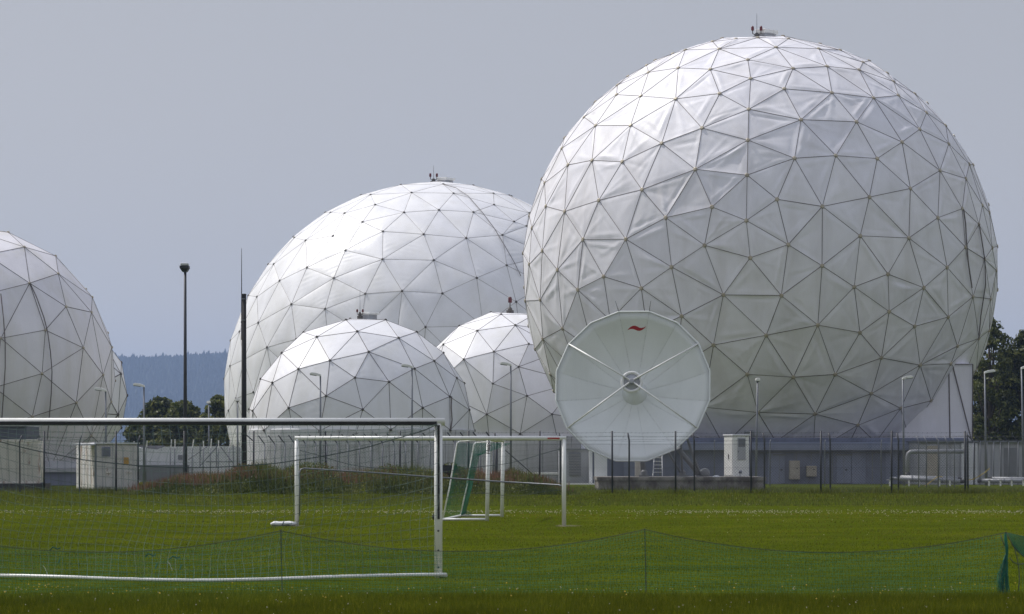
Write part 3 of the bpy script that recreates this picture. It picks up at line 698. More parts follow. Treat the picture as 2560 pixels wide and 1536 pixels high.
# second container, end doors to the camera, rusty side to the left
d = 205
t, Mx, L = container("small container with rusty left side, vent and yellow sign", 237, 343, d, 0.05, 2.6, 6, 0, None, "site containers")
yawc = math.radians(11)
Mx = Matrix.Translation((GX(237, d), d, 0.08)) @ Matrix.Rotation(math.radians(17.7), 4, 'Z')
h = GZ(1110, d)-0.08; W = L*1.05
MB().box((0.03, 0.03, 0), (W-0.03, 5.8, h), Mx).build("body", M['cream'], t)
for x0_, x1_ in ((0.1, W/2-0.02), (W/2+0.02, W-0.1)):
    dr = MB().box((x0_, -0.03, 0.12), (x1_, 0.028, h-0.12), Mx).build("door", M['creamgrey'], t, bevel=0.01)
    for q in (0.3, 0.8):
        MB().tube([Mx @ Vector((x0_+q*(x1_-x0_), -0.06, 0.15)), Mx @ Vector((x0_+q*(x1_-x0_), -0.06, h-0.15))], 0.018, 6).build("lock_rod", M['greywall'], dr)
    MB().box((x0_+0.45*(x1_-x0_), -0.09, 0.98), (x0_+0.45*(x1_-x0_)+0.3, -0.05, 1.04), Mx).build("handle", M['rusty'], dr)
for x in (0, W-0.1): MB().box((x, -0.05, 0), (x+0.1, 0.1, h), Mx).build("corner_post", M['greypole'], t)
for z in (0.4, 1.2, 2.1): MB().box((W-0.02, -0.08, z), (W+0.07, 0.0, z+0.1), Mx).build("hinge", M['pale'], t)
vn = MB().box((0.40, -0.07, h-0.75), (0.92, -0.03, h-0.18), Mx).build("vent", M['bluelip'], t)
for k in range(6): MB().box((0.45, -0.10, h-0.70+k*0.085), (0.87, -0.07, h-0.66+k*0.085), Mx).build("slat", M['greydark'], vn)
MB().box((1.70, -0.062, h-1.22), (2.02, -0.035, h-0.80), Mx).build("sign", M['yellow'], t)
MB().box((-0.06, -0.12, h), (W+0.05, 5.9, h+0.07), Mx).build("roof", M['pale'], t)
for k in range(6): MB().box((-0.05, 0.14+k*0.95, 0.1), (0.03, 0.14+k*0.95+0.62, h-0.1), Mx).build("side_panel", M['white'] if k % 2 else M['rusty'], t)
MB().box((-0.02, 0.08, 0.02), (0.029, 5.75, h-0.02), Mx).build("side_wall", M['rusty'], t)
cz = MB(); cz.v = [tuple(P(x, y, dd)) for dd in (204.5, 206) for x, y in ((174, 1113), (177, 1107), (184, 1108), (200, 1111), (239, 1110), (239, 1113.5), (200, 1115), (183, 1112))]
cz.f = [(7,6,5,4,3,2,1,0), (8,9,10,11,12,13,14,15)]+[(k, (k+1) % 8, 8+(k+1) % 8, 8+k) for k in range(8)]
cz.build("roof_flap", M['pale'], t)

# pale greenhouse-like sheds behind the left fences
d = 290
t = thing("storage_shed", "pale low storage sheds with notched roof line behind the left fences", "shed", P(450, 1205, d))
wl = MB(); z0_ = 0
outl = [(345, 1210), (345, 1118), (360, 1122), (372, 1122), (392, 1124), (412, 1117), (570, 1116), (606, 1116), (606, 1210)]
wl.prism([(GX(x, d), GZ(y, d) if y < 1200 else 0.0) for x, y in outl][::-1], 5, Matrix.Translation((0, d, 0))); wl.build("wall", M['pale'], t)
MB().box(*bbox(345, 470, 0, GZ(1163, d-1.2), d-1.2, 1.0)).build("plinth", M['greydark'], t)
MB().box(*bbox(445, 459, GZ(1150, d), GZ(1138, d), d-0.1, 0.1)).build("hatch", M['greydark'], t)
rf = MB(); rf.v = [tuple(P(x, y, dd)) for dd in (d+1, d+6) for x, y in ((344, 1130), (362, 1119), (380, 1121.5), (392, 1124.5), (413, 1116.5), (412, 1115), (345, 1114))]
rf.f = [(6,5,4,3,2,1,0), (7,8,9,10,11,12,13)]+[(k, (k+1) % 7, 7+(k+1) % 7, 7+k) for k in range(7)]
rf.build("roof", M['roofgrey'], t)

# ------------------------------------------------------------------ concrete plinth, dish, cabinet
dp = 211
t = thing("concrete_plinth", "stained concrete plinth under the satellite dish", "plinth", P(1700, 1226, dp))
px0, px1 = GX(1496, dp), GX(1912, dp); zp = GZ(1193, dp)
MB().box((px0, dp, -0.1), (px1, dp+9, zp-0.22)).build("block", M['concrete'], t, bevel=0.03)
MB().box((px0-0.08, dp-0.12, zp-0.22), (px1+0.08, dp+9.1, zp)).build("top_slab", M['concrete'], t, bevel=0.02)

# satellite dish ------------------------------------------------------------
DD = 214.0; RIM = 4.80; FOC = 3.35; DEPTH = RIM**2/(4*FOC)
el, az = math.radians(13.0), math.radians(-6.0)
axis = Vector((math.sin(az)*math.cos(el), -math.cos(az)*math.cos(el), math.sin(el)))
rimc = P(1582, 965, DD); vert = rimc-axis*DEPTH
upv = (Vector((0, 0, 1))-axis*axis.z).normalized(); rtv = upv.cross(axis).normalized()
rtv = -rtv if rtv.x < 0 else rtv
MD = Matrix((( rtv.x, upv.x, axis.x, vert.x), (rtv.y, upv.y, axis.y, vert.y), (rtv.z, upv.z, axis.z, vert.z), (0, 0, 0, 1)))
t = thing("satellite_dish", "big pale satellite dish with a red mark, facing the camera", "satellite dish", (vert.x, vert.y+0.5, zp))
def para(r, a, back=0.0):
    return MD @ Vector((r*math.sin(a), r*math.cos(a), r*r/(4*FOC)-back))
NSEG = 16
for k in range(NSEG):
    a0 = (k-0.5)*2*math.pi/NSEG; a1 = a0+2*math.pi/NSEG
    b = MB(); nr, na = 9, 3
    for back in (0.0, 0.06):
        for i in range(nr+1):
            r = 0.78+(RIM-0.78)*i/nr
            for j in range(na+1):
                s_ = j/na; g = 0.003 if back == 0 else 0.0
                e0 = para(r, a0+g/r*2, back); e1 = para(r, a1-g/r*2, back)
                b.v.append(tuple(e0.lerp(e1, s_)))
    m_ = (nr+1)*(na+1)
    for i in range(nr):
        for j in range(na):
            q = i*(na+1)+j; b.f.append((q, q+1, q+na+2, q+na+1)); b.f.append((m_+q+na+1, m_+q+na+2, m_+q+1, m_+q))
    for j in range(na):
        q = nr*(na+1)+j; b.f.append((q, q+1, m_+q+1, m_+q))
    b.build("petal", M['dish'], t, True).data.polygons.foreach_set("use_smooth", [True]*(2*nr*na)+[False]*na)
for k in range(NSEG):       # seam between petals: a narrow cover strip, broken by its rivets
    a0 = (k-0.5)*2*math.pi/NSEG; b = MB()
    for i in range(26):
        r0 = 0.85+(RIM-0.9)*i/26; r1 = r0+(RIM-0.9)/26*0.72
        b.tube([para(r0, a0, -0.012), para(r1, a0, -0.008)], 0.010, 4)
    tag(b.build("seam", M['dishseam'], t), kind='stuff')
for k in range(NSEG):
    a0 = (k-0.5)*2*math.pi/NSEG; a1 = a0+2*math.pi/NSEG
    MB().tube([para(RIM+0.02, a0, 0.02), para(RIM+0.02, a1, 0.02)], 0.05, 6).build("rim_bar", M['dish'], t)
for k in (0, 1):
    a0 = (k-0.5)*2*math.pi/NSEG; p = para(RIM, a0)
    MB().tube([p, p+Vector((-0.22 if k == 0 else 0.1, 0, 0.68))], [0.022, 0.012], 5).build("lightning_rod", M['darkpost'], t)
MB().lathe([(0.80, 0.02), (0.80, 0.05), (0.60, 0.09), (0.34, 0.95), (0.28, 1.35), (0.24, 1.36)], MD, 28).build("feed_cone", M['dish'], t, True)
MB().lathe([(0.235, 1.36), (0.235, 1.50), (0.20, 1.50), (0.19, 1.42)], MD, 20).build("feed_horn", M['greypole'], t)
tip = 2.75
MB().lathe([(0.34, tip-0.40), (0.62, tip-0.38), (0.68, tip-0.28), (0.68, tip-0.02), (0.66, tip+0.02), (0.52, tip+0.02), (0.50, tip-0.06), (0.2, tip-0.08)], MD, 36).build("subreflector", M['white'], t, True)
MB().lathe([(0.495, tip-0.055), (0.48, tip-0.03), (0.25, tip-0.01), (0.10, tip+0.06)], MD, 28).build("subreflector_cover", M['greywall'], t, True)
MB().lathe([(0.16, tip+0.08), (0.16, tip+0.22), (0.10, tip+0.24)], MD, 16).build("hub_plate", M['greywall'], t)
for a in (-2.5, 2.5, 5.5, 10.5):
    pa = para(RIM, a*2*math.pi/NSEG); pb = MD @ Vector((0.12*math.sin(a*2*math.pi/NSEG), 0.12*math.cos(a*2*math.pi/NSEG), tip+0.16))
    MB().tube([pa, pb], 0.052, 8).build("strut", M['white'], t, True)
# red mark, laid on the top petal
sw = [(-0.585, -0.135), (-0.42, 0.04), (-0.27, 0.125), (-0.12, 0.15), (0.03, 0.11), (0.16, 0.055), (0.30, 0.05), (0.44, 0.09), (0.585, 0.165), (0.46, 0.04), (0.32, -0.055), (0.17, -0.115), (0.04, -0.12), (-0.10, -0.08), (-0.24, -0.045), (-0.40, -0.06)]
lg = MB(); top, bot = [], []
ylog = (965-811)/F*DD*1.01
for x, y in sw:
    yy = y+ylog-0.02; r = math.hypot(x-0.16, yy); a = math.atan2(x+0.16, yy)
    top.append(tuple(para(r, a, -0.05))); bot.append(tuple(para(r, a, -0.035)))
nS = len(sw); lg.v = top+bot; lg.f = [tuple(range(nS)), tuple(range(2*nS-1, nS-1, -1))]+[(k, nS+k, nS+(k+1) % nS, (k+1) % nS) for k in range(nS)]
lg.build("red_emblem", M['redmark'], t)
# back frame, mount and screw legs
hubp = vert-axis*0.7
MB().lathe([(1.5, -0.75), (1.5, -0.1), (0.9, 0.05)], MD, 20).build("hub_drum", M['dish'], t)
for k in range(8):
    a = (k+0.5)*2*math.pi/8
    MB().tube([MD @ Vector((1.4*math.sin(a), 1.4*math.cos(a), -0.5)), para(4.2, a, 0.12)], 0.05, 6).build("back_brace", M['greydark'], t)
feet = {'a': P(1610, 1192, DD+1.5), 'b': P(1706, 1190, DD+2.5), 'c': P(1750, 1190, DD+3.0)}
for nm, top_, r in (('a', hubp+Vector((0.1, 0.1, -0.4)), 0.16), ('b', P(1664, 1120, DD+2), 0.07), ('b', P(1703, 1110, DD+1.0), 0.075), ('c', P(1695, 1122, DD+1.2), 0.15), ('c', P(1719, 1098, DD+1.0), 0.10)):
    MB().tube([feet[nm], top_], r, 8).build("support_leg", M['greydark'], t, True)
MB().tube([hubp, hubp+Vector((0.3, 1.6, -1.0)), Vector((hubp.x+0.3, hubp.y+1.7, zp))], 0.28, 10).build("pedestal", M['dish'], t, True)
for nm, w_ in (('a', 0.32), ('b', 0.34), ('c', 0.26)):
    p = feet[nm]; MB().box((p.x-w_, p.y-0.3, zp-0.02), (p.x+w_, p.y+0.3, zp+0.10)).build("foot", M['greydark'], t)
    MB().lathe([(0.2, 0), (0.2, 0.22), (0.1, 0.32)], Matrix.Translation((p.x, p.y, zp+0.1)), 10).build("foot_joint", M['greydark'], t)
wm = Matrix.Translation((feet['c'].x+0.3, feet['c'].y-0.3, zp+0.22)) @ Matrix.Rotation(math.radians(90), 4, 'X')
MB().lathe([(0.26, -0.12), (0.30, -0.08), (0.30, 0.08), (0.26, 0.12)], wm, 16).build("drive_motor", M['greydark'], t, True)
# ladder leaning behind the dish
tl = thing("ladder", "small white ladder below the dish", "ladder", P(1644, 1192, DD+3))
la, lb = P(1632, 1190, DD+3), P(1656, 1190, DD+3); ta, tb = P(1636, 1136, DD+4.2), P(1655, 1136, DD+4.2)
MB().tube([la, ta], 0.03, 6).build("rail", M['pale'], tl); MB().tube([lb, tb], 0.03, 6).build("rail", M['pale'], tl)
for k in range(1, 6):
    s_ = k/6; MB().tube([la.lerp(ta, s_), lb.lerp(tb, s_)], 0.022, 6).build("rung", M['pale'], tl)
# cabinet
dc = 213.5
cabx = GX(1844, dc)
t = thing("equipment_cabinet", "tall white equipment cabinet on the right end of the plinth", "cabinet", (cabx, dc, zp))
Mc = Matrix.Translation((GX(1833, dc), dc, zp)) @ Matrix.Rotation(math.radians(24), 4, 'Z')
hc = GZ(1090, dc)-zp; wc, ddp = 1.10, 1.22
MB().box((0, 0, 0.02), (wc, ddp, hc), Mc).build("case", M['white'], t, bevel=0.015)
MB().box((-0.06, -0.06, hc), (wc+0.06, ddp+0.06, hc+0.09), Mc).build("roof", M['pale'], t, bevel=0.02)
dr = MB().box((0.30, -0.05, 1.05), (0.84, -0.002, hc-0.12), Mc).build("hatch", M['greywall'], t, bevel=0.01)
MB().box((0.34, -0.058, hc-0.68), (0.80, -0.05, hc-0.18), Mc).build("grille", M['greypole'], dr)
MB().box((0.30, -0.07, 1.5), (0.33, -0.05, 1.62), Mc).build("latch", M['rubber'], dr)
sd = MB().box((-0.03, 0.08, 0.1), (-0.002, ddp-0.08, hc-0.1), Mc).build("door", M['white'], t)
MB().box((-0.06, 0.52, hc*0.5-0.15), (-0.03, 0.58, hc*0.5+0.12), Mc).build("handle", M['rubber'], sd)
t = thing("vent_pipe", "short capped vent pipe in front of the white cabinet", "vent pipe", P(1851, 1193, dp+0.8))
q = P(1851, 1193, dp+0.8); q.z = zp
MB().tube([q, q+Vector((0, 0, 0.27))], 0.06, 10).build("pipe", M['pale'], t, True); MB().lathe([(0.10, 0.22), (0.11, 0.3), (0.08, 0.4)], Matrix.Translation(q), 12).build("cap", M['greypole'], t, True)
t = thing("manhole_cover", "low white domed cover on the plinth", "cover", P(1791, 1193, dp+1.2))
q = P(1791, 1193, dp+1.2); q.z = zp
MB().lathe([(0.22, 0), (0.2, 0.04), (0.12, 0.085), (0.04, 0.10)], Matrix.Translation(q), 14).build("dome", M['pale'], t, True); MB().lathe([(0.27, 0.0), (0.27, 0.018)], Matrix.Translation(q), 14).build("rim", M['pale'], t)

# ------------------------------------------------------------------ pipework at the right
dq = 243
def pipes(label, runs, legs, group):
    t = thing("pipe_rack", label, "pipes", (GX(legs[0], dq), dq, 0), group)
    for (xa, ya, xb, yb, dd, r) in runs:
        pa, pb = P(xa, ya, dd), P(xb, yb, dd); p = MB().tube([pa, pb], r, 12).build("pipe", M['pipe'], t, True)
        for s_ in (0.2, 0.45, 0.7):
            c = pa.lerp(pb, s_); u = (pb-pa).normalized()*0.05; MB().tube([c-u, c+u], r+0.012, 12).build("pipe_clip", M['greypole'], p)
        u = (pb-pa).normalized(); MB().tube([pb-u*0.1, pb+u*0.28], r*0.75, 10).build("end_cap", M['rubber'], p)
    for x in legs:
        MB().box((GX(x, dq)-0.05, dq-0.7, -0.05), (GX(x, dq)+0.05, dq-0.6, 0.42)).build("support_post", M['white'], t)
        MB().box((GX(x, dq)-0.06, dq-0.8, 0.40), (GX(x, dq)+0.06, dq+0.9, 0.46)).build("cross_beam", M['greydark'], t)
pipes("grey lagged pipes on white stubs by the right fence post", [(2225, 1196, 2262, 1197.5, dq+0.7, 0.10), (2251, 1194, 2394, 1198, dq+0.6, 0.16), (2250, 1197, 2400, 1204, dq, 0.18)], [2222, 2270, 2295, 2346, 2372], "lagged pipes")
pipes("grey lagged pipes cut off by the right edge", [(2640, 1203, 2454, 1203, dq-0.2, 0.16), (2640, 1200, 2480, 1198, dq+0.5, 0.16)], [2470, 2498, 2526, 2555], "lagged pipes")
t = thing("insulated_pipe", "silver insulated pipe rising and turning right, by the blue wall", "pipe", P(2269, 1195, 252))
MB().tube([P(2269, 1200, 252), P(2269, 1142, 252), P(2271, 1134, 252), P(2277, 1130, 252), P(2290, 1129.5, 252), P(2412, 1129, 252)], 0.155, 12).build("pipe", M['pipe'], t, True)
MB().tube([P(2269, 1196, 252), P(2269, 1182, 252)], 0.2, 12).build("boot", M['rubber'], t, True)
t = thing("hose", "thin yellow hose hanging over the grey pipes", "hose", P(2313, 1214, dq-1))
MB().tube([P(2311, 1216, dq-0.9), P(2322, 1209, dq-0.6), P(2334, 1199, dq-0.3), P(2345, 1191.5, dq-0.15), P(2356, 1192.5, dq)], 0.03, 6).build("lower_run", M['hose'], t, True)
MB().tube([P(2418, 1201, dq-0.4), P(2432, 1199, dq), P(2446, 1192, dq), P(2462, 1182, dq), P(2474, 1171, dq)], 0.03, 6).build("upper_run", M['hose'], t, True)

# ------------------------------------------------------------------ fences
def mesh_panel(pa, pb, z0, z1, step, r):
    """woven diagonal wires between two ground points"""
    pa, pb = Vector(pa), Vector(pb); L = (pb-pa).length; ux = (pb-pa)/L; h = z1-z0; b = MB()
    k = -h
    while k < L:
        for sgn in (1, -1):
            s0, s1 = k, k+h
            zz0, zz1 = (z0, z1)
            a0, a1 = max(s0, 0), min(s1, L)
            if a1-a0 < 0.05: continue
            za = z0+(a0-s0); zb = z0+(a1-s0)
            if sgn < 0: za, zb = z1-(a0-s0), z1-(a1-s0)
            b.tube([pa+ux*a0+Vector((0, 0, za)), pa+ux*a1+Vector((0, 0, zb))], r, 3, False)
        k += step
    return b
def fence(label, pts, zpost, zmesh, arm=None, r=0.045, mats=('darkpost', 'wire'), strands=(), step=0.16, wr=0.0032, bare=False, ends=None, mesh=True, group="chain link fences"):
    """pts: list of ground (x, y); arm: (dx, dy, dz) bent top"""
    t = thing("chain_link_fence", label, "fence", (pts[0][0], pts[0][1], 0), group)
    for (x, y) in pts:
        if ends and (x, y) in ends: continue
        tilt = R_.uniform(-0.02, 0.02)
        path = [(x, y, -0.1), (x+tilt, y, zpost)]
        if arm:
            if abs(arm[0]) < 0.2: path.append((x+arm[0], y+arm[1], zpost+arm[2]))
        po = MB().tube(path, r, 8).build("post", M[mats[0]], t, True)
        if arm and abs(arm[0]) >= 0.2:
            MB().tube([(x+tilt, y, zpost-0.05), (x+arm[0], y+arm[1], zpost+arm[2])], r*1.05, 6).build("arm", M['darkpost'], po)
    pa, pb = pts[0], pts[-1]
    for (z, off) in strands:
        wpts = []; barb = MB()
        for i in range(len(pts)-1):
            A = Vector((pts[i][0]+off[0], pts[i][1]+off[1], z)); B = Vector((pts[i+1][0]+off[0], pts[i+1][1]+off[1], z))
            sag = R_.uniform(0.01, 0.05)
            for k in range(4):
                s_ = k/4; q = A.lerp(B, s_); q.z -= sag*4*s_*(1-s_); wpts.append(q)
        wpts.append(B); barb.tube(wpts, 0.006, 4)
        n = int((Vector(pb)-Vector(pa)).length/0.25)
        for k in range(n):
            s_ = (k+0.5)/n*(len(wpts)-1); i = int(s_); q = wpts[i].lerp(wpts[i+1], s_-i)
            barb.tube([q+Vector((-0.02, 0, -0.03)), q+Vector((0.02, 0, 0.03))], 0.006, 3, False)
        barb.build("barbed_wire", M['wire'], t)
    if mesh:
        b = mesh_panel((pa[0], pa[1]-0.03, 0), (pb[0], pb[1]-0.03, 0), 0.05, zmesh, step, wr)
        for z in (0.08, zmesh*0.5, zmesh): b.tube([(pa[0], pa[1]-0.04, z), (pb[0], pb[1]-0.04, z)], 0.005, 4)
        tag(b.build("wire_mesh", M[mats[1]], t), kind='stuff')
    return t
d1 = 188.0
F1 = [(GX(x, d1), d1) for x in (-245, -68, 110, 290, 461, 634, 814, 1000, 1171, 1349, 1531, 1689, 1878, 2052, 2229, 2413, 2590, 2768)]
fence("long dark chain link fence with barbed wire right across the field edge", F1, 3.38, 2.65, None, 0.05, strands=((3.3, (0, -0.05)), (3.08, (0, -0.05)), (2.86, (0, -0.05))))
d2 = 201.5
F2 = [(GX(x, d2), d2) for x in (1240, 1401, 1573, 1736, 1911, 2076, 2246, 2420, 2595)]
fence("second dark fence with kinked post tops, in front of the plinth", F2, 2.95, 2.75, (-0.08, 0.06, 0.42), 0.05, strands=((3.2, (-0.05, 0)), (3.0, (-0.03, 0))))
d3 = 197.0
F3 = [(GX(x, d3), d3) for x in (-240, -95, 50, 199, 346)]
fence("dark inner fence in front of the containers, posts leaning right", F3, 2.85, 2.65, (0.10, 0.05, 0.35), 0.04, strands=((3.1, (0.08, 0)), (2.95, (0.05, 0))))
# receding fence with arms bent to the left
A0, A1 = Vector((GX(1234, 201.5), 201.5, 0)), Vector((GX(662, 233), 233, 0))
F4 = [tuple(A0.lerp(A1, k/20.0))[:2] for k in range(21)]
fence("receding fence with arms bent to the left, behind the weed bank", F4, 2.92, 2.75, (-0.44, 0.18, 0.52), 0.038, mats=('greypole', 'wire'), strands=((3.36, (-0.38, 0.1)), (3.18, (-0.25, 0.1)), (3.02, (-0.1, 0.05))), ends=None)
# corner post and brace of that fence
t = thing("fence_corner_post", "thick dark corner post with a slanting brace, behind the side-on goal", "fence post", (GX(1241, 199.5), 199.5, 0))
MB().tube([(GX(1241, 199.5), 199.5, -0.1), (GX(1241, 199.5), 199.5, GZ(1102, 199.5))], 0.085, 10).build("post", M['darkpost'], t, True)
MB().tube([P(1243, 1108, 199.5), P(1337, 1191, 199.5)], 0.03, 6).build("brace", M['darkpost'], t, True)
# far thin fence
d5 = 238
F5 = [(GX(x, d5), d5) for x in (1650, 1786, 1925, 2062, 2203, 2345)]
fence("far thin grey fence with capped posts along the blue wall", F5, 3.05, 2.6, (0.06, 0.0, 0.14), 0.035, mats=('greypole', 'wire'), strands=((3.1, (0, 0)),))
# bent-arm enclosure at the right
d6 = 228
F6 = [(GX(x, d6), d6) for x in (2297, 2316, 2346, 2367, 2386)]
t = fence("short run of bent-arm fence posts by the silver pipe", F6, GZ(1104, d6), 2.9, (-0.18, 0.1, 0.36), 0.035, mats=('greypole', 'wire'), strands=((3.2, (-0.15, 0.05)), (3.0, (-0.05, 0))))
d7 = 252
F7 = [(GX(x, d7), d7) for x in (2434, 2450, 2468, 2484, 2502, 2522, 2545, 2575)]
fence("grey bent-arm fence against the dark trees at the right edge", F7, GZ(1104, d7), 2.9, (-0.42, 0.1, 0.45), 0.035, mats=('greypole', 'wire'), strands=((3.5, (-0.38, 0.1)), (3.25, (-0.2, 0.05)), (3.05, (0, 0))))
# left far fence with white post tops
d8 = 262
F8 = [(GX(x, d8), d8) for x in (334, 365, 426, 436, 458, 480, 508, 526, 545, 573, 600)]
fence("far grey fence with white post tips before the pale sheds", F8, 2.75, 2.6, None, 0.04, mats=('greypole', 'wire'), strands=((2.72, (0, 0)), (2.95, (0, 0))), step=0.2, wr=0.004)
for o in [x for x in bpy.data.objects if x.name.startswith("post") and x.parent and x.parent.get("label", "").startswith("far grey fence with white")]:
    k = o.data.vertices[0].co
    MB().tube([(k.x, d8, 2.75), (k.x+R_.uniform(-0.05, 0.1), d8, 3.1+R_.uniform(0, 0.35))], 0.042, 6).build("white_tip", M['white'], o)
gt = thing("gate_frame", "grey gate frame with cross braces before the pale sheds", "gate", P(545, 1200, 255))
for a, b in (((500, 1165), (542, 1118)), ((552, 1118), (584, 1160)), ((470, 1150), (518, 1117)), ((515, 1154), (582, 1155)), ((500, 1170), (500, 1112)), ((541, 1170), (541, 1112)), ((583, 1170), (583, 1112))):
    MB().tube([P(a[0], a[1], 255), P(b[0], b[1], 255)], 0.04, 6).build("frame_tube", M['greypole'], gt)

# ------------------------------------------------------------------ lamps, masts
def lamp(label, px, py, d, side, group="street lamps", tilt=0.0, r=0.07):
    """slim column with a flat street-light head; side -1 left, 1 right, 0 towards the camera"""
    x = GX(px, d); zt_ = GZ(py, d)
    t = thing("street_lamp", label, "street lamp", (x-tilt, d, 0), group)
    MB().tube([(x-tilt, d, -0.2), (x-tilt*0.5, d, zt_*0.5), (x, d, zt_-0.02)], [r*1.25, r, r*0.75], 10).build("pole", M['greypole'], t, True)
    hd = MB(); L = 0.74 if side else 0.6
    ang = math.radians(8)*(side if side else 0)
    if side:
        Mx = Matrix.Translation((x, d, zt_+0.02)) @ Matrix.Rotation(-ang, 4, 'Y') @ (Matrix.Scale(-1, 4, (1, 0, 0)) if side < 0 else Matrix.Identity(4))
        hd.prism([(-0.06, -0.06), (0.05, -0.06), (0.25, -0.03), (L, -0.03), (L, 0.07), (L-0.1, 0.14), (0.3, 0.15), (-0.03, 0.08)], 0.3, Mx @ Matrix.Translation((0, -0.15, 0)))
        hd.build("lamp_head", M['white'], t, bevel=0.02)
        MB().box((0.26, -0.12, -0.07), (L-0.03, 0.12, -0.031), Mx).build("lens", M['greypole'], t)
    else:
        Mx = Matrix.Translation((x, d, zt_))
        hd.prism([(-0.14, -0.03), (0.14, -0.03), (0.16, 0.08), (0.10, 0.17), (-0.10, 0.17), (-0.16, 0.08)], 0.7, Mx @ Matrix.Translation((0, -0.5, 0)))
        hd.build("lamp_head", M['white'], t, bevel=0.02)
        MB().box((-0.11, -0.45, -0.07), (0.11, 0.05, -0.031), Mx).build("lens", M['greypole'], t)
lamp("street lamp before the left radome, head to the left", 264, 978, 232, -1, tilt=-0.03)
lamp("street lamp against the blue hill, just right of the left radome", 360, 967, 236, -1)
lamp("street lamp in front of the small radome, the lower left one", 801, 940, 238, -1)
lamp("street lamp in front of the small radome, the taller one right of its middle", 1030, 919, 238, -1)
lamp("street lamp in front of the half hidden small radome", 1277, 914, 238, -1)
lamp("street lamp with end-on head, right of the satellite dish", 1894, 952, 242, 0, tilt=0.12)
lamp("street lamp before the fabric vestibule, head to the right", 2257, 948, 246, 1, tilt=-0.1)
lamp("street lamp against the dark trees at the right", 2462, 933, 246, 1, tilt=-0.1)
lamp("street lamp cut off by the right edge of the picture", 2554, 922, 244, 1, tilt=-0.15)
lamp("distant street lamp with pale head in front of the green tree", 522, 1008, 300, 0)
lamp("small dark street lamp beside the black wooden pole", 594, 1002, 262, 0)
# tall floodlight column
dl = 203; t = thing("tall_lamp", "tall dark lamp column standing alone before the blue hill", "lamp post", (GX(463, dl), dl, 0))
zt_ = GZ(680, dl)
MB().tube([(GX(463, dl), dl, 0), (GX(463, dl), dl, zt_*0.5), (GX(463, dl), dl, zt_)], [0.13, 0.10, 0.075], 12).build("pole", M['darkpost'], t, True)
Mx = Matrix.Translation((GX(462.5, dl), dl, zt_))
hb = MB(); hb.v = [tuple(Mx @ Vector(p)) for p in ((-0.12, -0.5, -0.02), (0.12, -0.5, -0.02), (0.12, 0.2, -0.02), (-0.12, 0.2, -0.02), (-0.26, -0.62, 0.2), (0.26, -0.62, 0.2), (0.26, 0.3, 0.2), (-0.26, 0.3, 0.2), (-0.26, -0.62, 0.33), (0.26, -0.62, 0.33), (0.26, 0.3, 0.33), (-0.26, 0.3, 0.33))]
hb.f = [(3,2,1,0)]+[(k, (k+1) % 4, 4+(k+1) % 4, 4+k) for k in range(4)]+[(4+k, 4+(k+1) % 4, 8+(k+1) % 4, 8+k) for k in range(4)]+[(8,9,10,11)]
hb.build("lamp_head", M['darkpost'], t)
MB().box((-0.22, -0.6, 0.332), (0.22, 0.25, 0.50), Mx, None).build("lamp_cover", M['pale'], t, bevel=0.06)
# black wooden pole with whip antenna
dw = 191; t = thing("wooden_pole", "black tarred wooden pole with a whip antenna in front of the back radome", "pole", (GX(610, dw), dw, 0))
MB().tube([(GX(610.5, dw), dw, 0), (GX(610, dw), dw, 5), (GX(609.8, dw), dw, GZ(737, dw))], [0.15, 0.14, 0.13], 14).build("pole", M['blackwood'], t, True)
MB().tube([P(604, 850, dw-0.1), P(604, 720, dw-0.1), P(604, 621, dw-0.1)], [0.03, 0.025, 0.012], 6).build("whip_antenna", M['darkpost'], t)
for y in (748, 801):
    MB().tube([P(603.5, y, dw-0.16), P(613, y, dw-0.16)], 0.03, 6).build("clamp", M['greypole'], t)
for y in (737,):
    MB().lathe([(0.135, 0), (0.145, 0.02), (0.10, 0.05)], Matrix.Translation(P(609.8, y, dw)), 12).build("cap", M['rubber'], t)
MB().box(tuple(P(602, 808, dw-0.15)), tuple(P(606, 804, dw-0.05))).build("bracket", M['rubber'], t)
MB().tube([P(616, 1088, dw), P(632, 1102, dw)], 0.035, 6).build("stay", M['darkpost'], t)
t = thing("junction_box", "black box half sunk in the weeds beside the side-on goal", "box", P(1126, 1182, 183))
bb = MB(); bb.v = [tuple(P(x, y, dd)) for dd in (182.5, 183.6) for x, y in ((1105, 1183), (1147, 1183), (1143, 1164), (1105, 1163))]
bb.f = [(0,1,2,3), (7,6,5,4), (0,4,5,1), (1,5,6,2), (2,6,7,3), (3,7,4,0)]
bb.build("case", M['rubber'], t); MB().tube([P(1110, 1163, 183), P(1110, 1158, 183)], 0.015, 5).build("pin", M['rubber'], t); MB().tube([P(1121, 1163, 183), P(1121, 1159, 183)], 0.015, 5).build("pin", M['rubber'], t)

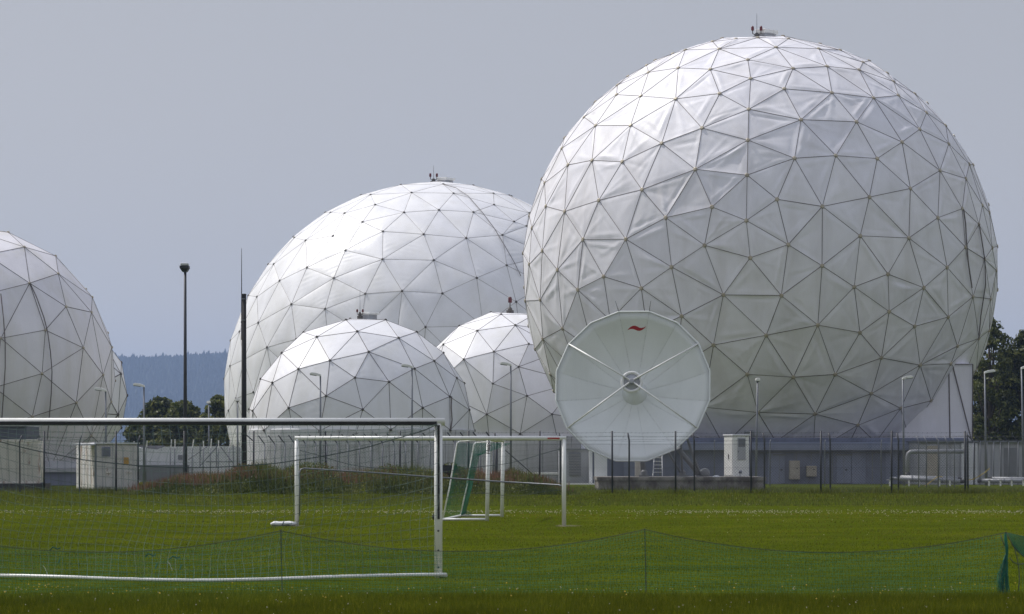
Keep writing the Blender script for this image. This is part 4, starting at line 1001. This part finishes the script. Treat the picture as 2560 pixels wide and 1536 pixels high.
# ------------------------------------------------------------------ trees
def tree(label, px, d, h, rx, leaf, mat, seed, nclump=105, z0=0.0, group="trees behind the station", low=0.05, nleaf=110):
    rng = np.random.default_rng(seed); x = GX(px, d)
    t = thing("tree", label, "tree", (x, d, 0), group)
    th = h*0.55
    tr = MB(); tr.tube([(x, d, -0.2), (x+rng.normal(0, .2), d, th*0.5), (x+rng.normal(0, .3), d, th), (x+rng.normal(0, .3), d, h*0.85)], [h*0.028, h*0.02, h*0.012, h*0.004], 8)
    cl = []
    for k in range(nclump):
        zz = low+(1-low)*((k+rng.random())/nclump); prof = math.sin(math.pi*min(1, (zz-low)/(1-low)*0.9+0.12))**0.6
        a = rng.uniform(0, 6.28); rr = rx*prof*rng.uniform(0.35, 1.0)
        cl.append((x+rr*math.cos(a), d+rr*math.sin(a), z0+zz*h*0.96, rng.uniform(0.13, 0.26)*rx))
    for k in range(0, nclump, 5):
        c = cl[k]; zt_ = min(c[2]*0.8, h*0.7); tr.tube([(x, d, zt_*0.7), ((x+c[0])/2, (d+c[1])/2, zt_*0.9), (c[0], c[1], c[2])], [h*0.010, h*0.006, h*0.002], 5)
    tr.build("trunk", M['trunk'], t, True)
    allv = []
    for c in cl:
        n = nleaf; v = rng.normal(0, 1, (n, 3)); v /= np.linalg.norm(v, axis=1)[:, None]
        p = np.array(c[:3])+v*(c[3]*rng.uniform(0.45, 1.12, (n, 1)))*np.array([1.15, 1.15, 0.8])
        u = rng.normal(0, 1, (n, 3)); u /= np.linalg.norm(u, axis=1)[:, None]
        w_ = np.cross(u, v+rng.normal(0, 0.6, (n, 3))); w_ /= np.linalg.norm(w_, axis=1)[:, None]+1e-9
        s_ = leaf*rng.uniform(0.5, 1.2, (n, 1))
        allv.append(np.stack([p-u*s_*0.5, p+w_*s_*0.32, p+u*s_*0.5, p-w_*s_*0.32], 1))
    V = np.concatenate(allv).reshape(-1, 3)
    V[:, 2] = np.maximum(V[:, 2], 0.05)
    tag(tri_soup("crown", V, M[mat], t, 4), kind=None)
tree("rounded dark tree left of the tall lamp column", 400, 395, 8.9, 3.6, 0.55, 'leaf_dark', 1)
tree("spreading dark tree right behind the tall lamp column", 458, 390, 8.4, 3.6, 0.55, 'leaf_mid', 2)
tree("leafy tree at the left edge of the large back radome", 548, 372, 8.8, 2.6, 0.5, 'leaf_mid', 3)
tree("low dark tree between the two taller ones before the hill", 508, 400, 7.0, 3.0, 0.5, 'leaf_dark', 4, 45)
tree("low olive tree beside the sliver of radome", 355, 402, 6.4, 2.6, 0.5, 'leaf_mid', 5, 40)
tree("hazy bluish tree further off beside the sliver of radome", 335, 640, 8.6, 3.0, 0.5, 'leaf_dark', 6, 45)
tree("thin-topped tall tree touching the giant radome at the right", 2474, 350, 16.6, 2.9, 0.42, 'leaf_mid', 7, 90, low=0.25, nleaf=70)
tree("dense dark tree at the right edge, behind the cut off lamp", 2568, 352, 15.2, 3.6, 0.5, 'leaf_dark', 8, 110, low=0.06)
tree("dark tree filling the gap right of the vestibule", 2462, 356, 12.2, 2.8, 0.5, 'leaf_dark', 9, 80, low=0.05)
tree("dark tree between the two right lamps", 2518, 358, 12.6, 3.0, 0.5, 'leaf_dark', 10, 90, low=0.05)
tree("bright low bush at the foot of the vestibule", 2446, 338, 5.2, 1.4, 0.36, 'leaf_mid', 11, 40, low=0.25)
tree("small sunlit shrub under the right street lamp", 2480, 336, 3.6, 1.1, 0.36, 'leaf_mid', 12, 26, low=0.3)
tree("dark tree beyond the right edge", 2640, 360, 13.0, 3.4, 0.38, 'leaf_dark', 14, 80, low=0.05)

# ------------------------------------------------------------------ weed bank
def mound_h(x, y):
    u0, u1 = GX(300, 182), GX(1440, 182)
    s_ = np.clip((x-u0)/(u1-u0), 0, 1)
    prof = np.interp(s_, [0, 0.06, 0.16, 0.28, 0.42, 0.55, 0.72, 0.85, 0.95, 1.0], [0, 0.18, 0.62, 1.02, 0.92, 0.85, 0.86, 0.78, 0.3, 0])
    w_ = np.clip(1-((y-184)/3.8)**2, 0, 1)
    return prof*w_*(1+0.10*np.sin(x*1.7)+0.08*np.sin(x*3.9+y))
mx = np.linspace(GX(295, 182), GX(1445, 182), 90); my = np.linspace(180.0, 188.0, 18)
mm = MB(); mm.v = [(float(a), float(b_), float(mound_h(a, b_))-0.02) for b_ in my for a in mx]
mm.f = [(j*90+i, j*90+i+1, (j+1)*90+i+1, (j+1)*90+i) for j in range(17) for i in range(89)]
tag(mm.build("earth_mound", M['ground'], smooth=True), kind='structure')

def blades(x, y, z, h, wd, lean, rng, seg2=False):
    n = len(x); a = rng.uniform(0, math.pi, n); l = rng.uniform(0, 6.28, n); ln = lean*rng.random(n)*h
    dx, dy = np.cos(a)*wd*0.5, np.sin(a)*wd*0.5
    p0 = np.stack([x-dx, y-dy, z], 1); p1 = np.stack([x+dx, y+dy, z], 1)
    tp = np.stack([x+np.cos(l)*ln, y+np.sin(l)*ln, z+np.sqrt(np.maximum(h*h-ln*ln, 0.04*h*h))], 1)
    return np.stack([p0, p1, tp], 1).reshape(-1, 3)
def leafquads(x, y, z, s_, rng):
    n = len(x); u = rng.normal(0, 1, (n, 3)); u /= np.linalg.norm(u, axis=1)[:, None]
    v = np.cross(u, rng.normal(0, 1, (n, 3))); v /= np.linalg.norm(v, axis=1)[:, None]
    p = np.stack([x, y, z], 1); s_ = s_[:, None]
    return np.stack([p-u*s_*.5, p+v*s_*.3, p+u*s_*.5, p-v*s_*.3], 1).reshape(-1, 3)
rw = np.random.default_rng(5)
n = 30000; x = rw.uniform(GX(290, 182), GX(1450, 182), n); y = rw.uniform(180.2, 187.6, n)
z = mound_h(x, y); dens = np.sin(x*0.9)*0.5+np.sin(x*2.3+y*1.1)*0.5
hh = rw.uniform(0.12, 0.62, n)*(1+0.6*dens)*np.clip(z*1.6+0.35, 0.3, 1.1)
tag(tri_soup("weeds", blades(x, y, z-0.03, hh, rw.uniform(0.03, 0.10, n), 0.7, rw), M['weed']), "long green weeds covering the earth bank", "weeds", kind='stuff')
n = 20000; x = rw.uniform(GX(320, 182), GX(1400, 182), n); y = rw.uniform(180.2, 187.0, n); z = mound_h(x, y)
tag(tri_soup("weed_leaves", leafquads(x, y, z+rw.uniform(0.02, 0.55, n)*(1+0.5*np.sin(x*1.3)*np.sin(x*0.37+2))*np.clip(z+0.2, 0.2, 1), rw.uniform(0.05, 0.16, n), rw), M['weed'], None, 4), "broad weed leaves on the earth bank", "weeds", kind='stuff')
# reddish sorrel along the crest and ends
n = 9500; s_ = rw.random(n); xs = np.where(s_ < 0.38, rw.normal(GX(420, 184), 1.9, n), np.where(s_ < 0.62, rw.uniform(GX(560, 184), GX(1000, 184), n), rw.normal(GX(1260, 184), 2.4, n)))
y = rw.uniform(181.5, 187.4, n); z = mound_h(xs, y)
keep = (z > 0.02) & (z > 0.35*rw.random(n)); xs, y, z = xs[keep], y[keep], z[keep]; n = len(xs)
tag(tri_soup("sorrel", blades(xs, y, z+0.12, rw.uniform(0.2, 0.62, n), rw.uniform(0.02, 0.07, n), 0.45, rw), M['sorrel']), "reddish seeding sorrel along the crest of the bank", "weeds", kind='stuff')

# ------------------------------------------------------------------ lawn
rl = np.random.default_rng(9)
def rows(n, d0, d1, powr=1.0):
    q = rl.random(n)**powr; yp = F*EYE/d1+(F*EYE/d0-F*EYE/d1)*q; return F*EYE/yp
def spread(dd): return rl.uniform(-1, 1, len(dd))*dd*0.172
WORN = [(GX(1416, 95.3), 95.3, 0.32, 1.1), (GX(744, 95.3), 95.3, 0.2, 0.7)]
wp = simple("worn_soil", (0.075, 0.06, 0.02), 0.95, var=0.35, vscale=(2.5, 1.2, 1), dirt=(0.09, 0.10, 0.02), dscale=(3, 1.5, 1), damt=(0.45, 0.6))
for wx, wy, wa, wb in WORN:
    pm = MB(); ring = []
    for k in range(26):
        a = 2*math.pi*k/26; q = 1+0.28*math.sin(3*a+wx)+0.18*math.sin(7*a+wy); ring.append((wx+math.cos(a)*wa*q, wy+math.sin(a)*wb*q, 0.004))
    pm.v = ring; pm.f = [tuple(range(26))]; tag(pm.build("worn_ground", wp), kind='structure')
parts = []
dd = rows(330000, 38, 178); xx = spread(dd)
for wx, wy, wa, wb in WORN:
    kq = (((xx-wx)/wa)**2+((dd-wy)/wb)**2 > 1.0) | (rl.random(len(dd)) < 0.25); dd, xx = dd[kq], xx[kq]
hgt = rl.uniform(0.018, 0.05, len(dd))*(1+0.35*np.sin(dd*0.9+xx*0.2)*np.sin(xx*0.55))
parts.append(blades(xx, dd, np.full(len(dd), -0.004), hgt, np.clip(dd*0.00016, 0.006, 0.03), 0.8, rl))
# rough strip before the fences
dd = rl.uniform(136, 232, 90000); xx = spread(dd)
parts.append(blades(xx, dd, np.full(len(dd), -0.01), rl.uniform(0.04, 0.16, len(dd))*(0.8+0.5*np.sin(xx*0.7+dd*0.3)**2), rl.uniform(0.015, 0.04, len(dd)), 0.6, rl))
# unmown foreground strip
dd = rl.uniform(33, 46.3, 150000); xx = spread(dd)
edge = 46.1+0.25*np.sin(xx*1.3)+0.15*np.sin(xx*4.1); k = dd < edge; dd, xx = dd[k], xx[k]
parts.append(blades(xx, dd, np.full(len(dd), -0.01), rl.uniform(0.05, 0.13, len(dd)), rl.uniform(0.006, 0.014, len(dd)), 0.6, rl))
# tufts round post feet, plinth and walls
for px, d_, w_, n_ in ((110, 188, 0.5, 160), (290, 188, 0.9, 400), (1531, 188, .4, 120), (1689, 188, .4, 150), (1878, 188, .6, 220), (2052, 188, .6, 260), (2229, 188, .6, 260), (2413, 188, 1.0, 500), (1730, 210.6, 4.5, 900), (60, 205, 4, 700), (290, 204, 2, 500), (2380, 200, 5.5, 1500), (2150, 196, 4, 900)):
    xx = GX(px, d_)+rl.normal(0, w_, n_); dd = d_-rl.uniform(0.0, 0.7, n_)
    parts.append(blades(xx, dd, np.zeros(n_), rl.uniform(0.1, 0.38, n_), rl.uniform(0.02, 0.04, n_), 0.6, rl))
tag(tri_soup("lawn", np.concatenate(parts), M['lawn']), "mown green grass of the football field", "grass", kind='stuff')
# clover heads
def heads(x, y, z, s_):
    n = len(x); p = np.stack([x, y, z], 1); s_ = s_[:, None]
    e = np.array([[1, 0, 0], [0, 1, 0], [0, 0, 0.8]]); out = []
    for sx in (1, -1):
        for sy in (1, -1):
            for sz in (1, -1):
                out.append(np.stack([p+e[0]*sx*s_, p+e[1]*sy*s_, p+e[2]*sz*s_], 1))
    return np.concatenate(out).reshape(-1, 3)
fx, fy = [], []
def addf(n, a, b, conc=None):
    d_ = rl.uniform(a, b, n) if conc is None else rl.normal(a, b, n); fx.append(spread(d_)); fy.append(d_)
addf(2400, 118.5, 1.7, 1); addf(450, 117, 3.5, 1); addf(160, 100, 116); addf(25, 60, 100); addf(150, 45.5, 47.5); addf(15, 48, 60); addf(200, 125, 176); addf(120, 38, 45)
x_ = np.concatenate(fx); y_ = np.concatenate(fy)
kk = (y_ > 30) & ~((np.abs(y_-118.2) < 2.2) & (rl.random(len(y_)) > 0.25+0.75*(np.sin(x_*0.35+2)**2)))
x_, y_ = x_[kk], y_[kk]
tag(tri_soup("clover_flowers", heads(x_, y_, np.where(y_ < 46.5, 0.09, 0.04)+rl.uniform(0, 0.03, len(x_)), rl.uniform(0.004, 0.0105, len(x_))*np.clip(y_/60, 0.9, 2.0)), M['flower']), "tiny white clover flowers scattered over the grass", "flowers", kind='stuff')
n = 70; x_ = spread(rl.uniform(43, 60, n)); y_ = rl.uniform(43, 49, n); x_ = np.concatenate([x_, rl.normal(GX(110, 47.5), 0.25, 14)]); y_ = np.concatenate([y_, rl.normal(47.6, 0.3, 14)])
tag(tri_soup("buttercups", heads(x_, y_, rl.uniform(0.05, 0.1, len(x_)), rl.uniform(0.008, 0.013, len(x_))), M['buttercup']), "few yellow buttercups in the foreground grass", "flowers", kind='stuff')

# ------------------------------------------------------------------ football goals
def net_obj(fn, nu, nv, r, name, mat, parent, sub=3, usub=1):
    b = MB()
    for i in range(nu+1):
        b.tube([fn(i/nu, j/(nv*usub)) for j in range(nv*usub+1)], r, 3, False)
    for j in range(nv+1):
        b.tube([fn(i/(nu*1.0)*1.0, j/nv) for i in range(nu+1)], r, 3, False)
    return tag(b.build(name, M[mat], parent), kind='stuff')

# near goal, seen from behind
d = 53.3
xr_, xl_ = GX(1096, d), GX(1096, d)-7.44
t = thing("football_goal", "near white football goal with sagging net, running out of frame at the left", "goal", ((xr_+xl_)/2, d, 0), "football goals")
zc = GZ(1055, d)
def oval(path, a, b_, n=14):
    return MB().tube(path, a, n, True, b_/a)
oval([(xl_-0.06, d, zc), (xr_+0.10, d, zc)], 0.052, 0.062).build("crossbar", M['goalwhite'], t, True)
for x in (xl_, xr_):
    p = oval([(x, d, 0.0), (x, d, zc-0.03)], 0.062, 0.055).build("post", M['goalwhite'], t, True)
    MB().box((x-0.014, d-0.068, 0.9), (x+0.022, d-0.045, zc-0.05)).build("net_channel", M['rubber'], p)  # net channel, with the post's dark shading painted in as black
    for z in (0.16, 0.42, 0.72, 1.0):
        MB().lathe([(0.016, 0), (0.016, 0.02), (0.01, 0.03)], Matrix.Translation((x+0.0, d-0.052, z)) @ Matrix.Rotation(math.radians(90), 4, 'X'), 8).build("net_hook", M['rubber'], p)
cb = MB().box((xl_, d-0.074, zc-0.056), (xr_-0.02, d-0.03, zc+0.004)).build("net_channel", M['rubber'], t)  # net channel, widened in black to paint in the bar's shaded lower half
k = xl_+0.12
while k < xr_-0.1:
    MB().box((k-0.02, d-0.088, zc-0.04), (k+0.02, d-0.06, zc+0.004)).build("net_hook", M['rubber'], cb); k += 0.52+R_.uniform(-0.03, 0.03)
def barp(u):
    x = xl_+(xr_+0.12-xl_)*u; bow = 4*u*(1-u)
    return Vector((x, d-0.12-1.75*bow, 0.045+0.02*math.sin(u*9)))
MB().tube([barp(i/24) for i in range(25)], 0.026, 10).build("ground_bar", M['goalwhite'], t, True)
MB().tube([(xr_, d, 0.04), (xr_+0.12, d-0.14, 0.04)], 0.034, 8).build("ground_bar_end", M['goalwhite'], t, True)
VR = 0.24
def nnet(u, v):
    bow = 4*u*(1-u); x = xl_+0.03+(xr_-xl_-0.06)*u
    top = Vector((x, d-0.075, zc-0.05)); rope = Vector((x+0.02*math.sin(u*40), d-0.12-0.35*bow, zc-0.04-0.66*bow**0.9)); bot = barp(u*0.985)
    if v < VR:
        s_ = v/VR; q = top.lerp(rope, s_); q.x += 0.03*math.sin(s_*7+u*25)*bow; q.y -= 0.05*math.sin(math.pi*s_); return q
    s_ = (v-VR)/(1-VR); q = rope.lerp(bot, s_)
    sag = 0.30*bow*math.sin(math.pi*min(1, s_*1.02))*(1-0.25*s_)
    q.z = max(0.035, q.z-sag*0.8-0.05*math.sin(u*14)*math.sin(math.pi*s_)); q.y += 0.25*math.sin(math.pi*s_)*bow
    q.x += 0.10*math.sin(math.pi*s_)**2*math.sin(s_*4+1.2)+0.015*math.sin(u*60+s_*9)
    return q
net_obj(nnet, 60, 19, 0.0032, "net", 'net', t)
MB().tube([nnet(i/40, VR) for i in range(41)], 0.008, 5).build("net_rope", M['netdark'], t)
kn = MB()
for u in (0.22, 0.42, 0.47):
    q = nnet(u, 0.8); kn.tube([q, q+Vector((0.05, -0.02, 0.05)), q+Vector((0.12, 0, 0.02)), q+Vector((0.16, 0, 0.04))], 0.011, 5)
    q2 = nnet(u+0.02, 0.9); kn.tube([q2, q2+Vector((0.03, 0, 0.08))], 0.009, 4)
tag(kn.build("net_knots", M['netteal'], t), kind='stuff')
wt = MB()
for px, py in ((107, 1428), (419, 1418)):
    q = P(px, py, 51.8); q.z = max(q.z, 0.08); wt.tube([q+Vector((0, 0, 0.08)), q+Vector((0.03, 0, 0.05)), q+Vector((0.07, 0, -0.05))], 0.0045, 5)
tag(wt.build("white_ties", M['pale'], t), kind='stuff')

# mid goal, straight on
d = 95.6
xl_, xr_ = GX(742, d), GX(1410, d); zc = GZ(1096, d)
t = thing("football_goal", "white football goal in mid field, standing square to the camera", "goal", ((xr_+xl_)/2, d, 0), "football goals")
oval([(xl_-0.055, d, zc), (xr_+0.06, d, zc)], 0.056, 0.06).build("crossbar", M['goalwhite'], t, True)
for x in (xl_, xr_): oval([(x, d, -0.02), (x, d, zc-0.03)], 0.058, 0.06).build("post", M['goalwhite'], t, True)
MB().box((GX(1369, d), d-0.066, zc-0.022), (GX(1399, d), d-0.052, zc+0.016)).build("red_sticker", M['redmark'], t)
bk = [P(748, 1290, d+0.5), P(748, 1205, d+0.55), P(748.5, 1182, d+0.6), P(752, 1174, d+0.62), P(760, 1171.5, d+0.65), P(900, 1180, d+0.9), P(1080, 1193, d+1.0), P(1240, 1204, d+0.9), P(1396, 1213, d+0.5), P(1403, 1215, d+0.2)]
MB().tube(bk, 0.024, 8).build("net_bar", M['greypole'], t, True)
def mnet(u, v):
    bow = 4*u*(1-u); x = xl_+0.05+(xr_-xl_-0.1)*u
    z = zc-0.06-v*(1.72-0.22*u)-0.28*bow*v*(1-v)*2; y = d+0.06+0.85*math.sin(math.pi*0.5*v)*min(1, 0.35+bow)
    return Vector((x+0.04*math.sin(v*6+u*17), y, max(0.05, z+0.06*math.sin(u*21)*v)))
net_obj(mnet, 56, 13, 0.0023, "net", 'netdark', t)
MB().tube([mnet(i/40, 0.16+0.28*4*(i/40)*(1-i/40)) for i in range(41)], 0.008, 5).build("net_rope", M['netdark'], t)
MB().tube([mnet(i/40, 0.95) for i in range(41)], 0.006, 5).build("net_rope", M['netdark'], t)

# goal seen from the side, green net
t = thing("football_goal", "white football goal seen from the side, with a green net", "goal", (GX(1219, 103.6), 103.6, 0), "football goals")
dn, df = 103.3, 110.6; ends = []
for px, dd_, top_ in ((1219, dn, 1101), (1256, df, 1103)):
    x = GX(px+2, dd_); z = 2.44
    p = oval([(x-0.04, dd_, 0.0), (x, dd_, z)], 0.058, 0.058).build("post", M['goalwhite'], t, True); ends.append((x, dd_))
(xn, _), (xf, _) = ends
oval([(xn, dn-0.04, 2.42), (xf, df+0.04, 2.42)], 0.055, 0.055).build("crossbar", M['goalwhite'], t, True)
for x, y in ends:
    MB().tube([(x, y, 0.05), (x-1.36, y, 0.04)], 0.035, 8).build("ground_bar", M['goalwhite'], t, True)
    MB().tube([(x-1.36, y, 0.04), (x-1.15, y, 1.0), (x-0.93, y, 2.3), (x-0.86, y, 2.36)], 0.022, 8).build("stanchion", M['goalwhite'], t, True)
    MB().tube([(x-0.86, y, 2.36), (x-0.03, y, 2.40)], 0.015, 6).build("net_arm", M['goalwhite'], t, True)
MB().tube([(xn-1.36, dn, 0.04), (xf-1.36, df, 0.04)], 0.035, 8).build("rear_bar", M['goalwhite'], t, True)
wh = MB().lathe([(0.10, -0.04), (0.12, -0.03), (0.12, 0.03), (0.10, 0.04)], Matrix.Translation((xn-1.55, dn-0.05, 0.12)) @ Matrix.Rotation(math.radians(90), 4, 'X'), 14).build("wheel", M['rubber'], t, True)
def snet(side):
    x, y = ends[side]
    def fn(u, v):     # u: from stanchion (0) towards the post (1); v: top to bottom
        z = 2.33-v*2.25; back = x-0.93-0.43*v
        w_ = (0.9*max(0, 1-v*6)**1.0+0.20*(1-v)+0.06+0.10*v)
        return Vector((back+w_*u, y+0.05*math.sin(u*5+v*9), z-0.25*u*max(0, 1-v*5)*0))
    return fn
net_obj(snet(1), 11, 60, 0.0068, "green_net", 'netgreen', t)
def rnet(u, v):
    a = Vector((ends[0][0]-0.93-0.43*v, dn, 2.33-2.27*v)); b = Vector((ends[1][0]-0.93-0.43*v, df, 2.33-2.27*v))
    q = a.lerp(b, u); q.x -= 0.12*math.sin(math.pi*v)*math.sin(math.pi*u); return q
net_obj(rnet, 56, 18, 0.0022, "rear_net", 'netgreen', t)
def hang(u, v):
    x, y = ends[1]
    return Vector((x-1.33+0.35*u*(1-0.3*v), y-0.05, 0.06+0.12*(1-v)*math.sin(math.pi*u)))
net_obj(hang, 8, 4, 0.006, "net_fold", 'netteal', t)
# maker's lettering running up the near post
fc = bpy.data.curves.new("post_lettering", 'FONT'); fc.body = "Haspo"; fc.size = 0.155; fc.extrude = 0.001; fc.offset = 0.004; fc.align_x = 'CENTER'; fc.align_y = 'CENTER'; fc.shear = 0.15
fo = bpy.data.objects.new("post_lettering", fc); COL.objects.link(fo)
fo.location = (xn-0.004, dn-0.0595, GZ(1119, dn)); fo.rotation_euler = (math.radians(90), math.radians(-90), 0)
bpy.context.view_layer.update()
lm = bpy.data.meshes.new_from_object(fo.evaluated_get(bpy.context.evaluated_depsgraph_get())); lm.transform(fo.matrix_world)
bpy.data.objects.remove(fo); lm.materials.clear(); link("post_lettering", lm, M['rubber'], t)

# white sandbag by the mid goal
t = thing("sandbag", "white sandbag lying left of the mid-field goal", "sandbag", P(711, 1316, 95.2))
bm = bmesh.new(); bmesh.ops.create_icosphere(bm, subdivisions=3, radius=1.0)
for v in bm.verts:
    c = v.co; e = 0.55
    c.x, c.y, c.z = (math.copysign(abs(c.x)**e, c.x)*0.36, math.copysign(abs(c.y)**0.8, c.y)*0.2, math.copysign(abs(c.z)**0.7, c.z)*0.065+0.06+0.012*math.sin(c.x*9)+0.01*math.sin(c.x*17+c.y*8))
    if -0.1 < c.x < 0.0: c.z *= 0.9
me = bpy.data.meshes.new("sack"); bm.to_mesh(me); bm.free()
sk = link("sack", me, M['pale'], t, True); sk.location = P(709, 1316, 95.2); sk.location.z = 0.0
q = P(712, 1316, 95.2); MB().tube([(q.x-0.06, q.y-0.2, 0.02), (q.x-0.03, q.y-0.19, 0.10), (q.x-0.02, q.y, 0.135), (q.x, q.y+0.15, 0.12)], 0.012, 6).build("strap", M['bluegrey'], t)

# ------------------------------------------------------------------ low green net across the foreground
d = 47.0
posts = [(-208, 1326), (702, 1325), (1612, 1322), (2515, 1330), (3420, 1328)]
t = thing("low_net_fence", "knee-high green net on thin stakes across the foreground", "net", (GX(702, d), d, 0))
tops = []
for px, py in posts:
    x = GX(px, d); z = GZ(py, d); tops.append(Vector((x, d, z-0.01)))
    MB().tube([(x+0.02, d, -0.05), (x, d, z)], 0.007, 6).build("stake", M['darkpost'], t)
def lowtop(u):
    s_ = u*(len(tops)-1); i = min(int(s_), len(tops)-2); f_ = s_-i
    q = tops[i].lerp(tops[i+1], f_); q.z -= 0.29*4*f_*(1-f_); q.y += 0.05*math.sin(u*70); return q
b = MB(); ncol = 470; gap0, gap1 = GX(2519, d), GX(2546, d)
for i in range(ncol+1):
    tp = lowtop(i/ncol)
    if gap0 < tp.x < gap1: continue
    b.tube([tp, tp+Vector((0.01*math.sin(i), 0.02*math.sin(i*.3), -tp.z*0.5)), Vector((tp.x, tp.y+0.03*math.sin(i*.2), 0.01))], 0.0020, 3, False)
for j in range(1, 22):
    seg = []
    for i in range(161):
        tp = lowtop(i/160); z = tp.z*(1-j/21.0)+0.012
        if gap0 < tp.x < gap1:
            if len(seg) > 1: b.tube(seg, 0.0020, 3, False)
            seg = []; continue
        seg.append((tp.x, tp.y+0.02*math.sin(i*.5+j), z+0.008*math.sin(i*0.7+j*2)))
    if len(seg) > 1: b.tube(seg, 0.0020, 3, False)
tag(b.build("green_mesh", M['netgreen'], t), kind='stuff')
MB().tube([lowtop(i/200) for i in range(201)], 0.005, 5).build("top_cord", M['netdark'], t)
# net gathered round the right-hand stake
path = [(2514, 1334, 0.010), (2514, 1350, 0.014), (2517, 1368, 0.016), (2517, 1385, 0.014), (2513, 1400, 0.028), (2511, 1418, 0.045), (2508, 1435, 0.06), (2506, 1455, 0.075), (2508, 1472, 0.075), (2509, 1484, 0.07)]
for q_ in range(3):
    gb = MB()
    for k in range(15):
        a = R_.uniform(0, 6.28); tw = R_.uniform(-2, 2); sp_ = R_.uniform(0.1, 1.0); pts_ = []
        for i, (px, py, r) in enumerate(path):
            c = P(px, py, d-0.03); aa = a+tw*i/9+R_.uniform(-0.5, 0.5)
            pts_.append((c.x+math.cos(aa)*r*sp_*1.25, c.y+math.sin(aa)*r*sp_, max(0.004, c.z)))
        gb.tube(pts_, R_.uniform(0.0022, 0.0045), 4, False)
    gb.build("gathered_net", M[('netteal', 'netgreen', 'netgreen')[q_]], t)
for pth in ([(2517, 1334), (2526, 1352), (2536, 1370), (2542, 1392), (2547, 1420), (2549, 1448), (2545, 1480)], [(2518, 1336), (2532, 1364), (2548, 1382), (2570, 1402)], [(2502, 1338), (2505, 1350), (2511, 1362), (2517, 1372)], [(2524, 1395), (2532, 1405), (2546, 1412), (2562, 1409)]):
    MB().tube([P(x, y, d-0.02) for x, y in pth], 0.0065, 5).build("loose_cord", M['netdark'], t, True)
def flap(u, v):
    a = P(2520+u*75, 1334+u*14, d); b3 = P(2540+u*70, 1376+u*60, d); return a.lerp(b3, v)
net_obj(flap, 30, 18, 0.0032, "net_flap", 'netgreen', t)

# ------------------------------------------------------------------ summer haze
hz = MB().box((-5400, -160, -4.0), (5400, 10800, 310)).build("haze", None)
m = bpy.data.materials.new("haze"); m.use_nodes = True; nt = m.node_tree
nt.nodes.remove(nt.nodes["Principled BSDF"])
pv = nt.nodes.new("ShaderNodeVolumePrincipled"); pv.inputs["Color"].default_value = (0.48, 0.65, 1.0, 1); pv.inputs["Density"].default_value = 0.0001
pv.inputs["Anisotropy"].default_value = 0.2
nt.links.new(pv.outputs[0], nt.nodes["Material Output"].inputs["Volume"])
hz.data.materials.append(m); tag(hz, "thin blue summer haze over the whole plain", "haze", kind='stuff')
